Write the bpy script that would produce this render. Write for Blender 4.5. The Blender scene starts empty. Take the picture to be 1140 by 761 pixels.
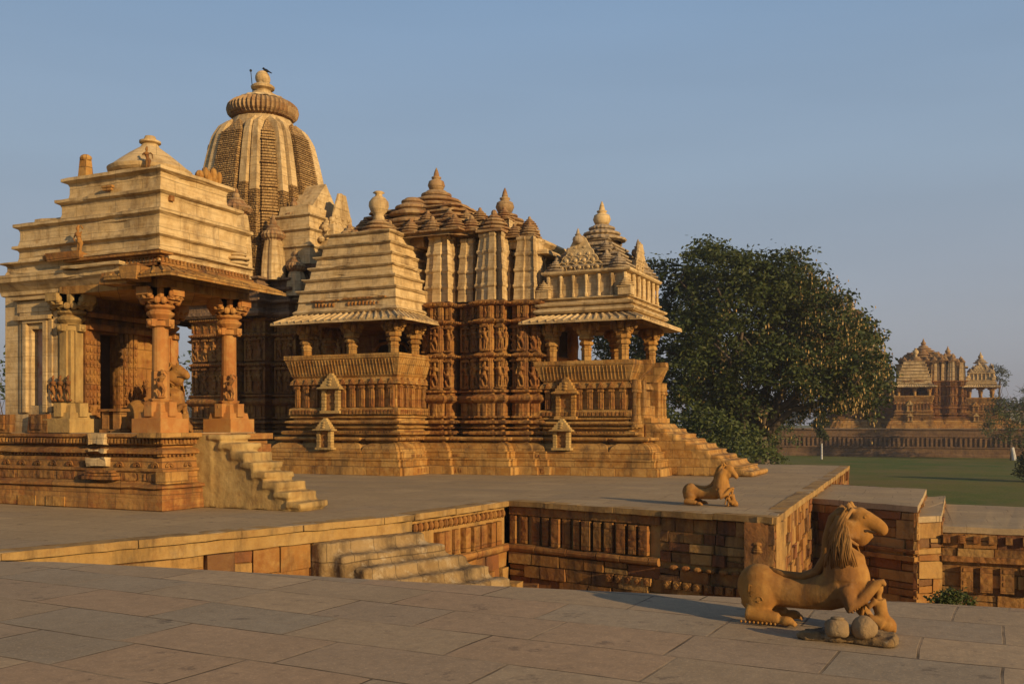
import bpy, bmesh, math, random
from mathutils import Vector, Matrix, noise as mnoise
random.seed(7)
R = math.radians
SC = bpy.context.scene
COL = SC.collection

# ---------------------------------------------------------------- camera
YAW = 24.7
cam = bpy.data.cameras.new('camera')
cam.sensor_width = 36.0
cam.lens = 1070.0/1140.0*36.0
cam.shift_y = 91.5/1140.0
cam.clip_end = 8000; cam.clip_start = 0.05
camo = bpy.data.objects.new('camera', cam); COL.objects.link(camo)
camo.location = (0, 0, 1.6)
camo.rotation_euler = (R(90), 0, R(YAW))
SC.camera = camo

# ---------------------------------------------------------------- sky, sun
SUN_EL, SUN_AZ = 15.0, 110.5        # azimuth clockwise from +Y (north)
w = bpy.data.worlds.new("World"); SC.world = w; w.use_nodes = True
nt = w.node_tree; nt.nodes.clear()
out = nt.nodes.new('ShaderNodeOutputWorld'); bg = nt.nodes.new('ShaderNodeBackground')
sky = nt.nodes.new('ShaderNodeTexSky'); sky.sky_type = 'NISHITA'; sky.sun_disc = False
sky.sun_elevation = R(SUN_EL); sky.sun_rotation = R(SUN_AZ)
sky.air_density = 1.0; sky.dust_density = 2.2; sky.ozone_density = 1.6; sky.altitude = 200
bg.inputs['Strength'].default_value = 0.085
# haze veil low in the sky and a slight brightening, by direction only
tc = nt.nodes.new('ShaderNodeTexCoord'); sp = nt.nodes.new('ShaderNodeSeparateXYZ'); nt.links.new(tc.outputs['Generated'], sp.inputs[0])
rp_ = nt.nodes.new('ShaderNodeValToRGB'); nt.links.new(sp.outputs[2], rp_.inputs[0])
for p_, c_ in ((0.0,(3.5,3.4,3.75,1)),(0.10,(4.1,4.35,4.95,1)),(0.25,(3.65,4.7,6.0,1)),(0.43,(2.75,4.25,6.4,1)),(0.65,(1.3,2.0,3.8,1)),(0.98,(0.9,1.4,2.8,1))):
    e_ = rp_.color_ramp.elements.new(p_) if p_ not in (0.0,) else rp_.color_ramp.elements[0]
    e_.position = p_; e_.color = c_
rp_.color_ramp.elements[-1].color = (0.9,1.4,2.8,1)
mx = nt.nodes.new('ShaderNodeMix'); mx.data_type = 'RGBA'; mx.inputs[0].default_value = 0.85
nt.links.new(sky.outputs[0], mx.inputs[6]); nt.links.new(rp_.outputs[0], mx.inputs[7])
nz_ = nt.nodes.new('ShaderNodeTexNoise'); nz_.inputs['Scale'].default_value = 1.6; nz_.inputs['Detail'].default_value = 3
mp0 = nt.nodes.new('ShaderNodeMapping'); mp0.inputs['Scale'].default_value = (1,1,7); nt.links.new(tc.outputs['Generated'], mp0.inputs[0]); nt.links.new(mp0.outputs[0], nz_.inputs[0])
rv = nt.nodes.new('ShaderNodeMapRange'); rv.inputs[1].default_value = .3; rv.inputs[2].default_value = .7; rv.inputs[3].default_value = .96; rv.inputs[4].default_value = 1.04; nt.links.new(nz_.outputs[0], rv.inputs[0])
vm_ = nt.nodes.new('ShaderNodeVectorMath'); vm_.operation = 'SCALE'; nt.links.new(mx.outputs[2], vm_.inputs[0]); nt.links.new(rv.outputs[0], vm_.inputs[3])
nt.links.new(vm_.outputs[0], bg.inputs[0]); nt.links.new(bg.outputs[0], out.inputs[0])
sl = bpy.data.lights.new('sun', 'SUN'); sl.energy = 5.0; sl.angle = R(0.6); sl.color = (1.0, 0.71, 0.37)
so = bpy.data.objects.new('sun', sl); COL.objects.link(so)
sd = Vector((math.sin(R(SUN_AZ))*math.cos(R(SUN_EL)), math.cos(R(SUN_AZ))*math.cos(R(SUN_EL)), math.sin(R(SUN_EL))))
so.rotation_euler = sd.to_track_quat('Z', 'Y').to_euler(); so.location = (30, -20, 30)
SC.view_settings.view_transform = 'Standard'; SC.view_settings.look = 'None'
SC.view_settings.gamma = 1.0; SC.view_settings.exposure = 0.0
SC.view_settings.use_curve_mapping = False
SC.cycles.diffuse_bounces = 2; SC.cycles.max_bounces = 6

# ---------------------------------------------------------------- helpers
def at(x, y, z=0.0):
    """point of the real place seen at photo pixel x,y lying at height z"""
    d = 1070.0*(1.6-z)/(y-472.0); l = (x-570.0)/1070.0*d
    c, s = math.cos(R(YAW)), math.sin(R(YAW))
    return (l*c-d*s, l*s+d*c)

def tag(o, label=None, cat=None, group=None, kind=None):
    if label: o['label'] = label
    if cat: o['category'] = cat
    if group: o['group'] = group
    if kind: o['kind'] = kind
    return o

ORIGIN = {}
def thing(name, loc, label, cat, group=None, rz=0):
    o = bpy.data.objects.new(name, None); COL.objects.link(o)
    o.location = loc; o.rotation_euler = (0, 0, rz); o.empty_display_size = 0.3
    return tag(o, label, cat, group)

def root_of(o):
    while o.parent: o = o.parent
    return o

class MB:
    def __init__(s): s.v = []; s.f = []; s.m = []; s.mi = 0; s.sm = []; s.smooth = False
    def add(s, vs, fs):
        n = len(s.v); s.v.extend([tuple(p) for p in vs])
        for f in fs: s.f.append(tuple(i+n for i in f)); s.m.append(s.mi); s.sm.append(s.smooth)
    def box(s, x0, y0, z0, x1, y1, z1, taper=0.0, jit=0.0):
        t = taper
        P = [(x0,y0,z0),(x1,y0,z0),(x1,y1,z0),(x0,y1,z0),(x0+t,y0+t,z1),(x1-t,y0+t,z1),(x1-t,y1-t,z1),(x0+t,y1-t,z1)]
        if jit: P = [tuple(c+random.uniform(-jit,jit) for c in p) for p in P]
        s.add(P, [(0,3,2,1),(4,5,6,7),(0,1,5,4),(1,2,6,5),(2,3,7,6),(3,0,4,7)])
    def obox(s, c, sz, rz=0, M=None, jit=0.0):
        a,b,h = sz[0]/2, sz[1]/2, sz[2]/2
        J = (lambda p: tuple(q+random.uniform(-jit,jit) for q in p)) if jit else (lambda p: p)
        T = Matrix.Translation(c) @ (M if M else Matrix.Rotation(rz,4,'Z'))
        P = [T @ Vector(J(p)) for p in [(-a,-b,-h),(a,-b,-h),(a,b,-h),(-a,b,-h),(-a,-b,h),(a,-b,h),(a,b,h),(-a,b,h)]]
        s.add(P, [(0,3,2,1),(4,5,6,7),(0,1,5,4),(1,2,6,5),(2,3,7,6),(3,0,4,7)])
    def rings(s, rs, cap0=True, cap1=True):
        n = len(rs[0]); vs = [p for r in rs for p in r]; fs = []
        for k in range(len(rs)-1):
            for i in range(n):
                j = (i+1) % n
                fs.append((k*n+i, k*n+j, (k+1)*n+j, (k+1)*n+i))
        if cap0: fs.append(tuple(range(n-1,-1,-1)))
        if cap1: fs.append(tuple((len(rs)-1)*n+i for i in range(n)))
        s.add(vs, fs)
    def sweep(s, poly, prof, cap0=False, cap1=True):
        """poly counter-clockwise outline, prof = [(offset, z)...] rising"""
        n = len(poly); mit = []
        for i in range(n):
            a = Vector(poly[i-1]); b = Vector(poly[i]); c = Vector(poly[(i+1)%n])
            d1 = (b-a).normalized(); d2 = (c-b).normalized()
            n1 = Vector((d1.y,-d1.x)); n2 = Vector((d2.y,-d2.x))
            k = 1+n1.dot(n2); mit.append((n1+n2)/max(k,0.3))
        s.rings([[(poly[i][0]+mit[i].x*o, poly[i][1]+mit[i].y*o, z) for i in range(n)] for o, z in prof], cap0, cap1)
    def lathe(s, c, prof, seg=20, ribs=0, amp=0.0, cap0=False):
        rs = []
        for r, z in prof:
            row = []
            for i in range(seg):
                a = 2*math.pi*i/seg
                rr = r*(1+(amp*(0.5-abs(math.sin(a*ribs/2.0))) if ribs else 0))
                row.append((c[0]+rr*math.cos(a), c[1]+rr*math.sin(a), c[2]+z))
            rs.append(row)
        s.rings(rs, cap0, True)
    def tube(s, pts, rad, seg=8):
        pts = [Vector(p) for p in pts]; rs = []
        if not hasattr(rad,'__len__'): rad = [rad]*len(pts)
        up = Vector((0,0,1))
        for i,p in enumerate(pts):
            d = (pts[min(i+1,len(pts)-1)]-pts[max(i-1,0)]).normalized()
            u = d.cross(up)
            if u.length < 1e-3: u = d.cross(Vector((1,0,0)))
            u.normalize(); v = u.cross(d).normalized()
            rs.append([tuple(p+(u*math.cos(2*math.pi*k/seg)+v*math.sin(2*math.pi*k/seg))*rad[i]) for k in range(seg)])
        rs = [list(reversed(r)) for r in rs]
        s.rings(rs)
    def ell(s, c, r, seg=12, rng=8, M=None):
        rs = []; c = Vector(c)
        if not hasattr(r,'__len__'): r = (r,r,r)
        for k in range(rng+1):
            t = -math.pi/2+math.pi*(k+0.02 if k==0 else (k-0.02 if k==rng else k))/rng
            row = []
            for i in range(seg):
                a = 2*math.pi*i/seg
                p = Vector((r[0]*math.cos(t)*math.cos(a), r[1]*math.cos(t)*math.sin(a), r[2]*math.sin(t)))
                if M: p = M @ p
                row.append(tuple(c+p))
            rs.append(row)
        s.rings(rs)
    def prism(s, pts, axis_vec):
        """closed outline of 3D points extruded by a vector"""
        n = len(pts); a = [Vector(p) for p in pts]; b = [p+Vector(axis_vec) for p in a]
        s.add([tuple(p) for p in a+b], [tuple(range(n-1,-1,-1)), tuple(range(n,2*n))]+[(i,(i+1)%n,(i+1)%n+n,i+n) for i in range(n)])
    def build(s, name, mats, parent=None, label=None, remesh=0, smooth_it=0, fix=False):
        me = bpy.data.meshes.new(name)
        o0 = Vector((0,0,0))
        if parent is not None and not LOCAL: o0 = Vector(root_of(parent).location)
        me.from_pydata([(p[0]-o0.x, p[1]-o0.y, p[2]-o0.z) for p in s.v], [], s.f)
        if not hasattr(mats,'__len__'): mats = [mats]
        for m in mats: me.materials.append(m)
        me.polygons.foreach_set('material_index', s.m)
        me.polygons.foreach_set('use_smooth', s.sm)
        if fix:
            bm = bmesh.new(); bm.from_mesh(me); bmesh.ops.recalc_face_normals(bm, faces=bm.faces); bm.to_mesh(me); bm.free()
        me.update()
        ob = bpy.data.objects.new(name, me); COL.objects.link(ob)
        if parent is not None: ob.parent = parent
        if remesh:
            md = ob.modifiers.new('r','REMESH'); md.mode='VOXEL'; md.voxel_size = remesh; md.use_smooth_shade = True
            if smooth_it:
                m2 = ob.modifiers.new('s','SMOOTH'); m2.factor = 0.5; m2.iterations = smooth_it
            bpy.context.view_layer.update()
            dg = bpy.context.evaluated_depsgraph_get()
            nm = bpy.data.meshes.new_from_object(ob.evaluated_get(dg)); nm.name = name
            ob.modifiers.clear(); ob.data = nm
            if not nm.materials:
                for m in mats: nm.materials.append(m)
        if label: ob['label'] = label
        return ob
LOCAL = False

def children(o): return [c for c in COL.objects if c.parent == o]
def copy_tree(o, parent=None, kids=None):
    c = o.copy(); COL.objects.link(c)
    if parent is not None: c.parent = parent
    for ch in kids[o.name] if kids and o.name in kids else []: copy_tree(ch, c, kids)
    return c

# ---------------------------------------------------------------- materials
def nn(nt, t, **kw):
    n = nt.nodes.new(t)
    for k, v in kw.items():
        if k.startswith('i_'): n.inputs[k[2:].replace('_',' ')].default_value = v
        else: setattr(n, k, v)
    return n
def mathn(nt, op, a, b=None, clamp=False):
    n = nt.nodes.new('ShaderNodeMath'); n.operation = op; n.use_clamp = clamp
    for i, x in enumerate((a, b)):
        if x is None: continue
        if hasattr(x, 'links'): nt.links.new(x, n.inputs[i])
        else: n.inputs[i].default_value = x
    return n.outputs[0]
def ramp(nt, src, stops):
    r = nt.nodes.new('ShaderNodeValToRGB'); el = r.color_ramp.elements
    while len(el) < len(stops): el.new(0.5)
    for e, (p, c) in zip(el, stops): e.position = p; e.color = (c, c, c, 1) if not hasattr(c,'__len__') else (*c, 1)
    nt.links.new(src, r.inputs[0]); return r.outputs[0]
def mix(nt, fac, a, b, mode='MIX'):
    m = nt.nodes.new('ShaderNodeMix'); m.data_type = 'RGBA'; m.blend_type = mode
    for sock, x in ((m.inputs[0], fac), (m.inputs[6], a), (m.inputs[7], b)):
        if hasattr(x, 'links'): nt.links.new(x, sock)
        else: sock.default_value = x if not hasattr(x,'__len__') else (*x, 1)
    return m.outputs[2]
def noise(nt, vec, scale, detail=4, rough=0.55, sx=(1,1,1)):
    mp = nt.nodes.new('ShaderNodeMapping'); mp.inputs['Scale'].default_value = sx
    nt.links.new(vec, mp.inputs[0])
    n = nt.nodes.new('ShaderNodeTexNoise'); n.inputs['Scale'].default_value = scale
    n.inputs['Detail'].default_value = detail; n.inputs['Roughness'].default_value = rough
    nt.links.new(mp.outputs[0], n.inputs[0]); return n.outputs[0]

def stone(name, c1, c2, c3, block=None, stain=0.5, stain_col=(0.045,0.032,0.022), carve=0.0, bump=0.35, joint=0.45, bedding=0.0, carve_scale=9.0, blockvar=0.7, lich=0.0, island=0.0):
    m = bpy.data.materials.new(name); m.use_nodes = True; nt = m.node_tree
    b = nt.nodes['Principled BSDF']; b.inputs['Roughness'].default_value = 0.9
    b.inputs['Specular IOR Level'].default_value = 0.2
    geo = nt.nodes.new('ShaderNodeNewGeometry'); pos = geo.outputs['Position']
    sep = nn(nt,'ShaderNodeSeparateXYZ'); nt.links.new(pos, sep.inputs[0])
    n1 = noise(nt, pos, 0.9, 5, 0.6); n2 = noise(nt, pos, 4.5, 6, 0.65)
    base = mix(nt, ramp(nt, n1, [(0.35,0),(0.65,1)]), c1, c2)
    base = mix(nt, ramp(nt, n2, [(0.45,0),(0.72,1)]), base, c3)
    hgt = mathn(nt,'MULTIPLY', noise(nt, pos, 14, 6, 0.7), 0.6)
    if block:
        u = mathn(nt,'ADD', sep.outputs[0], mathn(nt,'MULTIPLY', sep.outputs[1], 1.0))
        cmb = nn(nt,'ShaderNodeCombineXYZ'); 
        wob = mathn(nt,'MULTIPLY', mathn(nt,'SUBTRACT', noise(nt,pos,1.7,2), 0.5), 0.05)
        nt.links.new(mathn(nt,'ADD',u,wob), cmb.inputs[0]); nt.links.new(mathn(nt,'ADD',sep.outputs[2],wob), cmb.inputs[1])
        br = nn(nt,'ShaderNodeTexBrick', offset=0.43, squash=0.8, squash_frequency=3)
        br.inputs['Scale'].default_value = 1.0; br.inputs['Brick Width'].default_value = block[0]; br.inputs['Row Height'].default_value = block[1]
        br.inputs['Mortar Size'].default_value = 0.008; br.inputs['Mortar Smooth'].default_value = 0.3; br.inputs['Bias'].default_value = -0.1
        br.inputs['Color1'].default_value = (0,0,0,1); br.inputs['Color2'].default_value = (1,1,1,1); br.inputs['Mortar'].default_value = (0.5,0.5,0.5,1)
        nt.links.new(cmb.outputs[0], br.inputs[0])
        bw = nn(nt,'ShaderNodeSeparateColor'); nt.links.new(br.outputs[0], bw.inputs[0])
        base = mix(nt, mathn(nt,'MULTIPLY', ramp(nt, bw.outputs[0], [(0.30,0),(0.36,0.8),(0.62,0.1),(0.9,1)]), blockvar), base, c3)
        base = mix(nt, mathn(nt,'MULTIPLY', br.outputs[1], joint), base, (0.03,0.02,0.014))
        hgt = mathn(nt,'SUBTRACT', hgt, mathn(nt,'MULTIPLY', br.outputs[1], 1.1))
    if island:
        rpi = geo.outputs['Random Per Island']
        base = mix(nt, mathn(nt,'MULTIPLY', ramp(nt, rpi, [(0.15,1),(0.3,0),(0.75,0)]), island*.85), base, (0.20,0.075,0.028))
        base = mix(nt, mathn(nt,'MULTIPLY', ramp(nt, rpi, [(0.78,0),(0.86,1)]), island*.6), base, (0.42,0.26,0.085))
        base = mix(nt, mathn(nt,'MULTIPLY', ramp(nt, rpi, [(0.36,0),(0.38,1),(0.46,1),(0.48,0)]), island*.7), base, (0.12,0.06,0.03))
    st = noise(nt, pos, 1.6, 6, 0.7, (1,1,0.22))
    fac = mathn(nt,'MULTIPLY', ramp(nt, st, [(0.48,0),(0.7,1)]), stain)
    base = mix(nt, fac, base, stain_col)
    if lich:
        lf = mathn(nt,'MULTIPLY', ramp(nt, noise(nt,pos,3.1,7,0.75), [(0.55,0),(0.63,1)]), lich)
        base = mix(nt, lf, base, (0.5,0.42,0.28))
    if bedding:
        bd = noise(nt, pos, 6, 3, 0.6, (0.12,0.12,2.6))
        base = mix(nt, mathn(nt,'MULTIPLY', ramp(nt, bd, [(0.5,0),(0.62,1)]), bedding), base, stain_col)
        hgt = mathn(nt,'ADD', hgt, mathn(nt,'MULTIPLY', bd, 0.8))
    if carve:
        vo = nn(nt,'ShaderNodeTexVoronoi'); vo.feature = 'SMOOTH_F1'; vo.inputs['Scale'].default_value = carve_scale
        try: vo.inputs['Smoothness'].default_value = 0.35
        except Exception: pass
        nt.links.new(pos, vo.inputs[0])
        hgt = mathn(nt,'SUBTRACT', hgt, mathn(nt,'MULTIPLY', vo.outputs[0], carve*3.0))
    bp = nn(nt,'ShaderNodeBump'); bp.inputs['Strength'].default_value = min(1.0,bump*1.6); bp.inputs['Distance'].default_value = 0.035
    nt.links.new(hgt, bp.inputs['Height']); nt.links.new(bp.outputs[0], b.inputs['Normal'])
    bv = nn(nt,'ShaderNodeBevel'); bv.samples = 3; bv.inputs['Radius'].default_value = 0.012; nt.links.new(bv.outputs[0], bp.inputs['Normal'])
    nt.links.new(base, b.inputs['Base Color'])
    return m

def rough(ob, amp=.012, step=.22, sc=3.0):
    """cut long straight edges into short lengths and knock them slightly out of line"""
    bm = bmesh.new(); bm.from_mesh(ob.data); groups = {}
    for ed in bm.edges:
        n_ = int(ed.calc_length()/step)
        if n_ >= 2: groups.setdefault(min(n_,40)-1, []).append(ed)
    for n_, eds in groups.items():
        eds = [q for q in eds if q.is_valid]
        if eds: bmesh.ops.subdivide_edges(bm, edges=eds, cuts=n_, use_grid_fill=False)
    for v in bm.verts:
        p = v.co; k = mnoise.noise_vector(p*sc)*amp + mnoise.noise_vector(p*sc*4)*amp*.6
        if mnoise.noise(p*1.7+Vector((5,5,5))) > .42: k += v.normal*(-amp*1.8)
        v.co = p+k
    bm.to_mesh(ob.data); bm.free(); ob.data.update(); return ob

def weather(ob, vox, amp, sc=6.0, mat=None):
    """remesh a blocky part and wear its edges with noise"""
    md = ob.modifiers.new('r','REMESH'); md.mode='VOXEL'; md.voxel_size = vox
    m2 = ob.modifiers.new('s','SMOOTH'); m2.factor = 0.5; m2.iterations = 1
    bpy.context.view_layer.update(); dg = bpy.context.evaluated_depsgraph_get()
    nm = bpy.data.meshes.new_from_object(ob.evaluated_get(dg)); nm.name = ob.name; ob.modifiers.clear()
    mats = list(ob.data.materials); ob.data = nm
    if not nm.materials:
        for q in mats: nm.materials.append(q)
    for v in nm.vertices:
        p = v.co; v.co = p + v.normal*(mnoise.noise(p*sc)*amp + mnoise.noise(p*sc*3.3)*amp*.5 - max(0,mnoise.noise(p*sc*.6+Vector((9,3,1)))-.25)*amp*3)
    for q in nm.polygons: q.use_smooth = True
    nm.update(); return ob

def paving(name, cols, bw_, rh, rot=0.0, joint=0.75, wear=0.35, off=0.37):
    m = bpy.data.materials.new(name); m.use_nodes = True; nt = m.node_tree
    b = nt.nodes['Principled BSDF']; b.inputs['Specular IOR Level'].default_value = 0.08
    geo = nt.nodes.new('ShaderNodeNewGeometry'); pos = geo.outputs['Position']
    mp = nn(nt,'ShaderNodeMapping'); mp.inputs['Rotation'].default_value = (0,0,rot); nt.links.new(pos, mp.inputs[0])
    wv = nn(nt,'ShaderNodeVectorMath', operation='SCALE'); nz = nn(nt,'ShaderNodeTexNoise'); nz.inputs['Scale'].default_value = 0.45; nz.inputs['Detail'].default_value = 3
    nt.links.new(mp.outputs[0], nz.inputs[0]); nt.links.new(nz.outputs[1], wv.inputs[0]); wv.inputs[3].default_value = 0.16
    ad = nn(nt,'ShaderNodeVectorMath', operation='ADD'); nt.links.new(mp.outputs[0], ad.inputs[0]); nt.links.new(wv.outputs[0], ad.inputs[1])
    br = nn(nt,'ShaderNodeTexBrick', offset=off, squash=0.72, squash_frequency=3, offset_frequency=2)
    br.inputs['Scale'].default_value = 1.0; br.inputs['Brick Width'].default_value = bw_; br.inputs['Row Height'].default_value = rh
    br.inputs['Mortar Size'].default_value = 0.011; br.inputs['Mortar Smooth'].default_value = 0.25
    br.inputs['Color1'].default_value = (0,0,0,1); br.inputs['Color2'].default_value = (1,1,1,1); br.inputs['Mortar'].default_value = (0.5,0.5,0.5,1)
    nt.links.new(ad.outputs[0], br.inputs[0])
    bw = nn(nt,'ShaderNodeSeparateColor'); nt.links.new(br.outputs[0], bw.inputs[0])
    k = len(cols)
    base = ramp(nt, bw.outputs[0], [((i+0.5)/k, c) for i, c in enumerate(cols)])
    big = noise(nt, pos, 0.7, 6, 0.62); fine = noise(nt, pos, 9, 7, 0.72); spk = noise(nt, pos, 46, 3, 0.6)
    base = mix(nt, mathn(nt,'MULTIPLY', ramp(nt, big, [(0.38,0),(0.68,1)]), wear), base, tuple(c*0.52 for c in cols[0]))
    base = mix(nt, ramp(nt, fine, [(0.38,0.32),(0.64,0)]), base, tuple(c*0.42 for c in cols[1]))
    base = mix(nt, ramp(nt, spk, [(0.55,0),(0.72,0.3)]), base, tuple(min(1,c*1.7) for c in cols[2]))
    blot = noise(nt, pos, 2.3, 5, 0.75)
    base = mix(nt, ramp(nt, blot, [(0.60,0),(0.67,0.45)]), base, (0.07,0.055,0.045))
    jn = mathn(nt,'MULTIPLY', br.outputs[1], mathn(nt,'ADD', ramp(nt, noise(nt,pos,1.3,3), [(0.35,0.15),(0.6,1)]), 0.0))
    base = mix(nt, mathn(nt,'MULTIPLY', jn, joint), base, (0.022,0.017,0.012))
    hgt = mathn(nt,'ADD', mathn(nt,'MULTIPLY', fine, 0.45), mathn(nt,'MULTIPLY', bw.outputs[0], 0.35))
    hgt = mathn(nt,'SUBTRACT', hgt, mathn(nt,'MULTIPLY', jn, 0.9))
    hgt = mathn(nt,'ADD', hgt, mathn(nt,'MULTIPLY', big, 0.7))
    bp = nn(nt,'ShaderNodeBump'); bp.inputs['Strength'].default_value = 0.55; bp.inputs['Distance'].default_value = 0.02
    nt.links.new(hgt, bp.inputs['Height']); nt.links.new(bp.outputs[0], b.inputs['Normal'])
    nt.links.new(base, b.inputs['Base Color'])
    nt.links.new(ramp(nt, fine, [(0.3,0.8),(0.7,0.95)]), b.inputs['Roughness'])
    return m

def plain(name, col, rough=0.8, var=0.3, scale=6.0):
    m = bpy.data.materials.new(name); m.use_nodes = True; nt = m.node_tree
    b = nt.nodes['Principled BSDF']; b.inputs['Roughness'].default_value = rough; b.inputs['Specular IOR Level'].default_value = 0.2
    geo = nt.nodes.new('ShaderNodeNewGeometry')
    n = noise(nt, geo.outputs['Position'], scale, 5, 0.6)
    nt.links.new(mix(nt, ramp(nt,n,[(0.35,0),(0.65,1)]), col, tuple(c*(1-var) for c in col)), b.inputs['Base Color'])
    return m

def leafmat(name, c1, c2, c3, trans=0.25, scale=0.5):
    m = bpy.data.materials.new(name); m.use_nodes = True; nt = m.node_tree
    b = nt.nodes['Principled BSDF']; b.inputs['Roughness'].default_value = 0.6; b.inputs['Specular IOR Level'].default_value = 0.25
    geo = nt.nodes.new('ShaderNodeNewGeometry')
    n = noise(nt, geo.outputs['Position'], scale, 3, 0.6)
    c = mix(nt, ramp(nt,n,[(0.35,0),(0.65,1)]), c1, c2)
    c = mix(nt, mathn(nt,'MULTIPLY', geo.outputs['Random Per Island'], 0.8), c, c3)
    nt.links.new(c, b.inputs['Base Color'])
    tr = nn(nt,'ShaderNodeBsdfTranslucent'); nt.links.new(c, tr.inputs[0])
    ms = nn(nt,'ShaderNodeMixShader'); ms.inputs[0].default_value = trans
    o = nt.nodes['Material Output']
    nt.links.new(b.outputs[0], ms.inputs[1]); nt.links.new(tr.outputs[0], ms.inputs[2]); nt.links.new(ms.outputs[0], o.inputs[0])
    return m

M = {}
OC = (0.39,0.195,0.045); OC2 = (0.28,0.125,0.028); RED = (0.22,0.078,0.022); PALE = (0.48,0.285,0.088)
M['sand'] = stone('ochre_sandstone', OC, OC2, PALE, (0.62,0.27), stain=0.8, bump=0.5, joint=0.55, blockvar=0.8, carve=.08, carve_scale=11)
M['carved'] = stone('carved_sandstone', (0.39,0.205,0.055), (0.28,0.13,0.032), RED, (0.8,0.4), stain=0.85, carve=0.35, bump=0.5, joint=0.3, carve_scale=8)
M['red'] = stone('red_brown_sandstone', (0.36,0.165,0.042), RED, (0.42,0.23,0.065), (0.9,0.3), stain=0.6, carve=0.12, bump=0.45, bedding=0.25)
M['plast'] = stone('pale_lime_plaster', (0.64,0.475,0.245), (0.55,0.39,0.18), (0.42,0.27,0.105), (1.05,0.33), joint=0.35, blockvar=0.12, stain=0.85, stain_col=(0.15,0.085,0.036), bump=0.35, lich=0.2, bedding=0.2)
M['roofred'] = stone('brown_roof_stone', (0.31,0.18,0.075), (0.23,0.11,0.045), (0.42,0.29,0.14), (0.7,0.3), stain=0.45, bump=0.4)
M['mesh'] = stone('lattice_carved_stone', (0.48,0.31,0.125), (0.38,0.23,0.085), (0.25,0.14,0.05), (0.24,0.12), stain=0.35, carve=0.4, bump=0.6, joint=0.75, carve_scale=13)
M['dark'] = stone('weather_blackened_sandstone', (0.20,0.12,0.065), (0.14,0.08,0.045), (0.27,0.17,0.09), (0.8,0.35), stain=0.55, carve=0.3, bump=0.5)  # shade of the sanctum side put into a darker stone colour
M['grey'] = stone('lichen_grey_stone', (0.36,0.28,0.18), (0.26,0.19,0.12), (0.45,0.33,0.18), (0.8,0.35), stain=0.5, carve=0.2, bump=0.45)
M['column'] = stone('orange_red_sandstone', (0.42,0.19,0.05), (0.34,0.135,0.036), (0.45,0.255,0.08), None, stain=0.25, bump=0.2, stain_col=(0.16,0.06,0.03))
M['statue'] = stone('smooth_orange_stone', (0.35,0.165,0.033), (0.23,0.10,0.024), (0.41,0.22,0.056), None, stain=0.8, bump=0.3, lich=.10, stain_col=(0.14,0.07,0.03))
M['wall'] = stone('rubble_sandstone_blocks', (0.33,0.16,0.04), (0.24,0.10,0.026), (0.38,0.215,0.065), None, stain=1.0, bump=0.8, carve=0.12, island=1.0)
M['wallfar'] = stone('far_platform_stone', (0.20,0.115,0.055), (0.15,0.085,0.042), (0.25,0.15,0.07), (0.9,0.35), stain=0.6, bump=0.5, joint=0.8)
M['rock'] = stone('rough_brown_rock', (0.34,0.23,0.11), (0.26,0.17,0.08), (0.40,0.29,0.15), None, stain=0.5, bump=0.8, lich=0.25)
M['step'] = stone('worn_step_stone', (0.27,0.175,0.07), (0.18,0.11,0.045), (0.35,0.24,0.11), (0.6,0.6), stain=1.0, bump=0.9, lich=0.35, carve=.1, carve_scale=14)
M['palesand'] = stone('pale_yellow_stone', (0.48,0.33,0.125), (0.40,0.26,0.09), (0.34,0.20,0.065), None, stain=0.7, bump=0.5)
M['niche'] = stone('faded_painted_plaster', (0.42,0.34,0.26), (0.40,0.20,0.12), (0.30,0.12,0.07), None, stain=0.6, stain_col=(0.22,0.07,0.04), bump=0.3)
M['pave'] = paving('near_paving', [(0.43,0.31,0.175),(0.38,0.28,0.165),(0.48,0.345,0.195),(0.34,0.275,0.18),(0.43,0.29,0.165)], 1.45, 0.72, R(3))
M['pavefar'] = paving('far_paving', [(0.43,0.31,0.165),(0.39,0.285,0.155),(0.47,0.34,0.18),(0.37,0.275,0.16)], 1.15, 0.75, R(-2), joint=0.5, wear=0.35)
M['cope'] = stone('coping_stone', (0.40,0.255,0.09), (0.33,0.195,0.06), (0.28,0.155,0.05), None, stain=0.8, bump=0.5, lich=0.1)
M['void'] = plain('unlit_interior_stone', (0.06,0.035,0.02), 0.95)  # near-black colour paints the shade inside openings
M['metal'] = plain('dark_iron', (0.04,0.04,0.04), 0.5)
M['bird'] = plain('black_feathers', (0.02,0.02,0.022), 0.6)
# ================================================================ ground and platforms
def sheet(name, pts, z, mat, thick=None):
    mb = MB()
    if thick is None: mb.add([(x,y,z) for x,y in pts], [tuple(range(len(pts)))])
    else: mb.rings([[(x,y,z-thick) for x,y in pts], [(x,y,z) for x,y in pts]])
    return tag(mb.build(name, mat), kind='structure')

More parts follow.
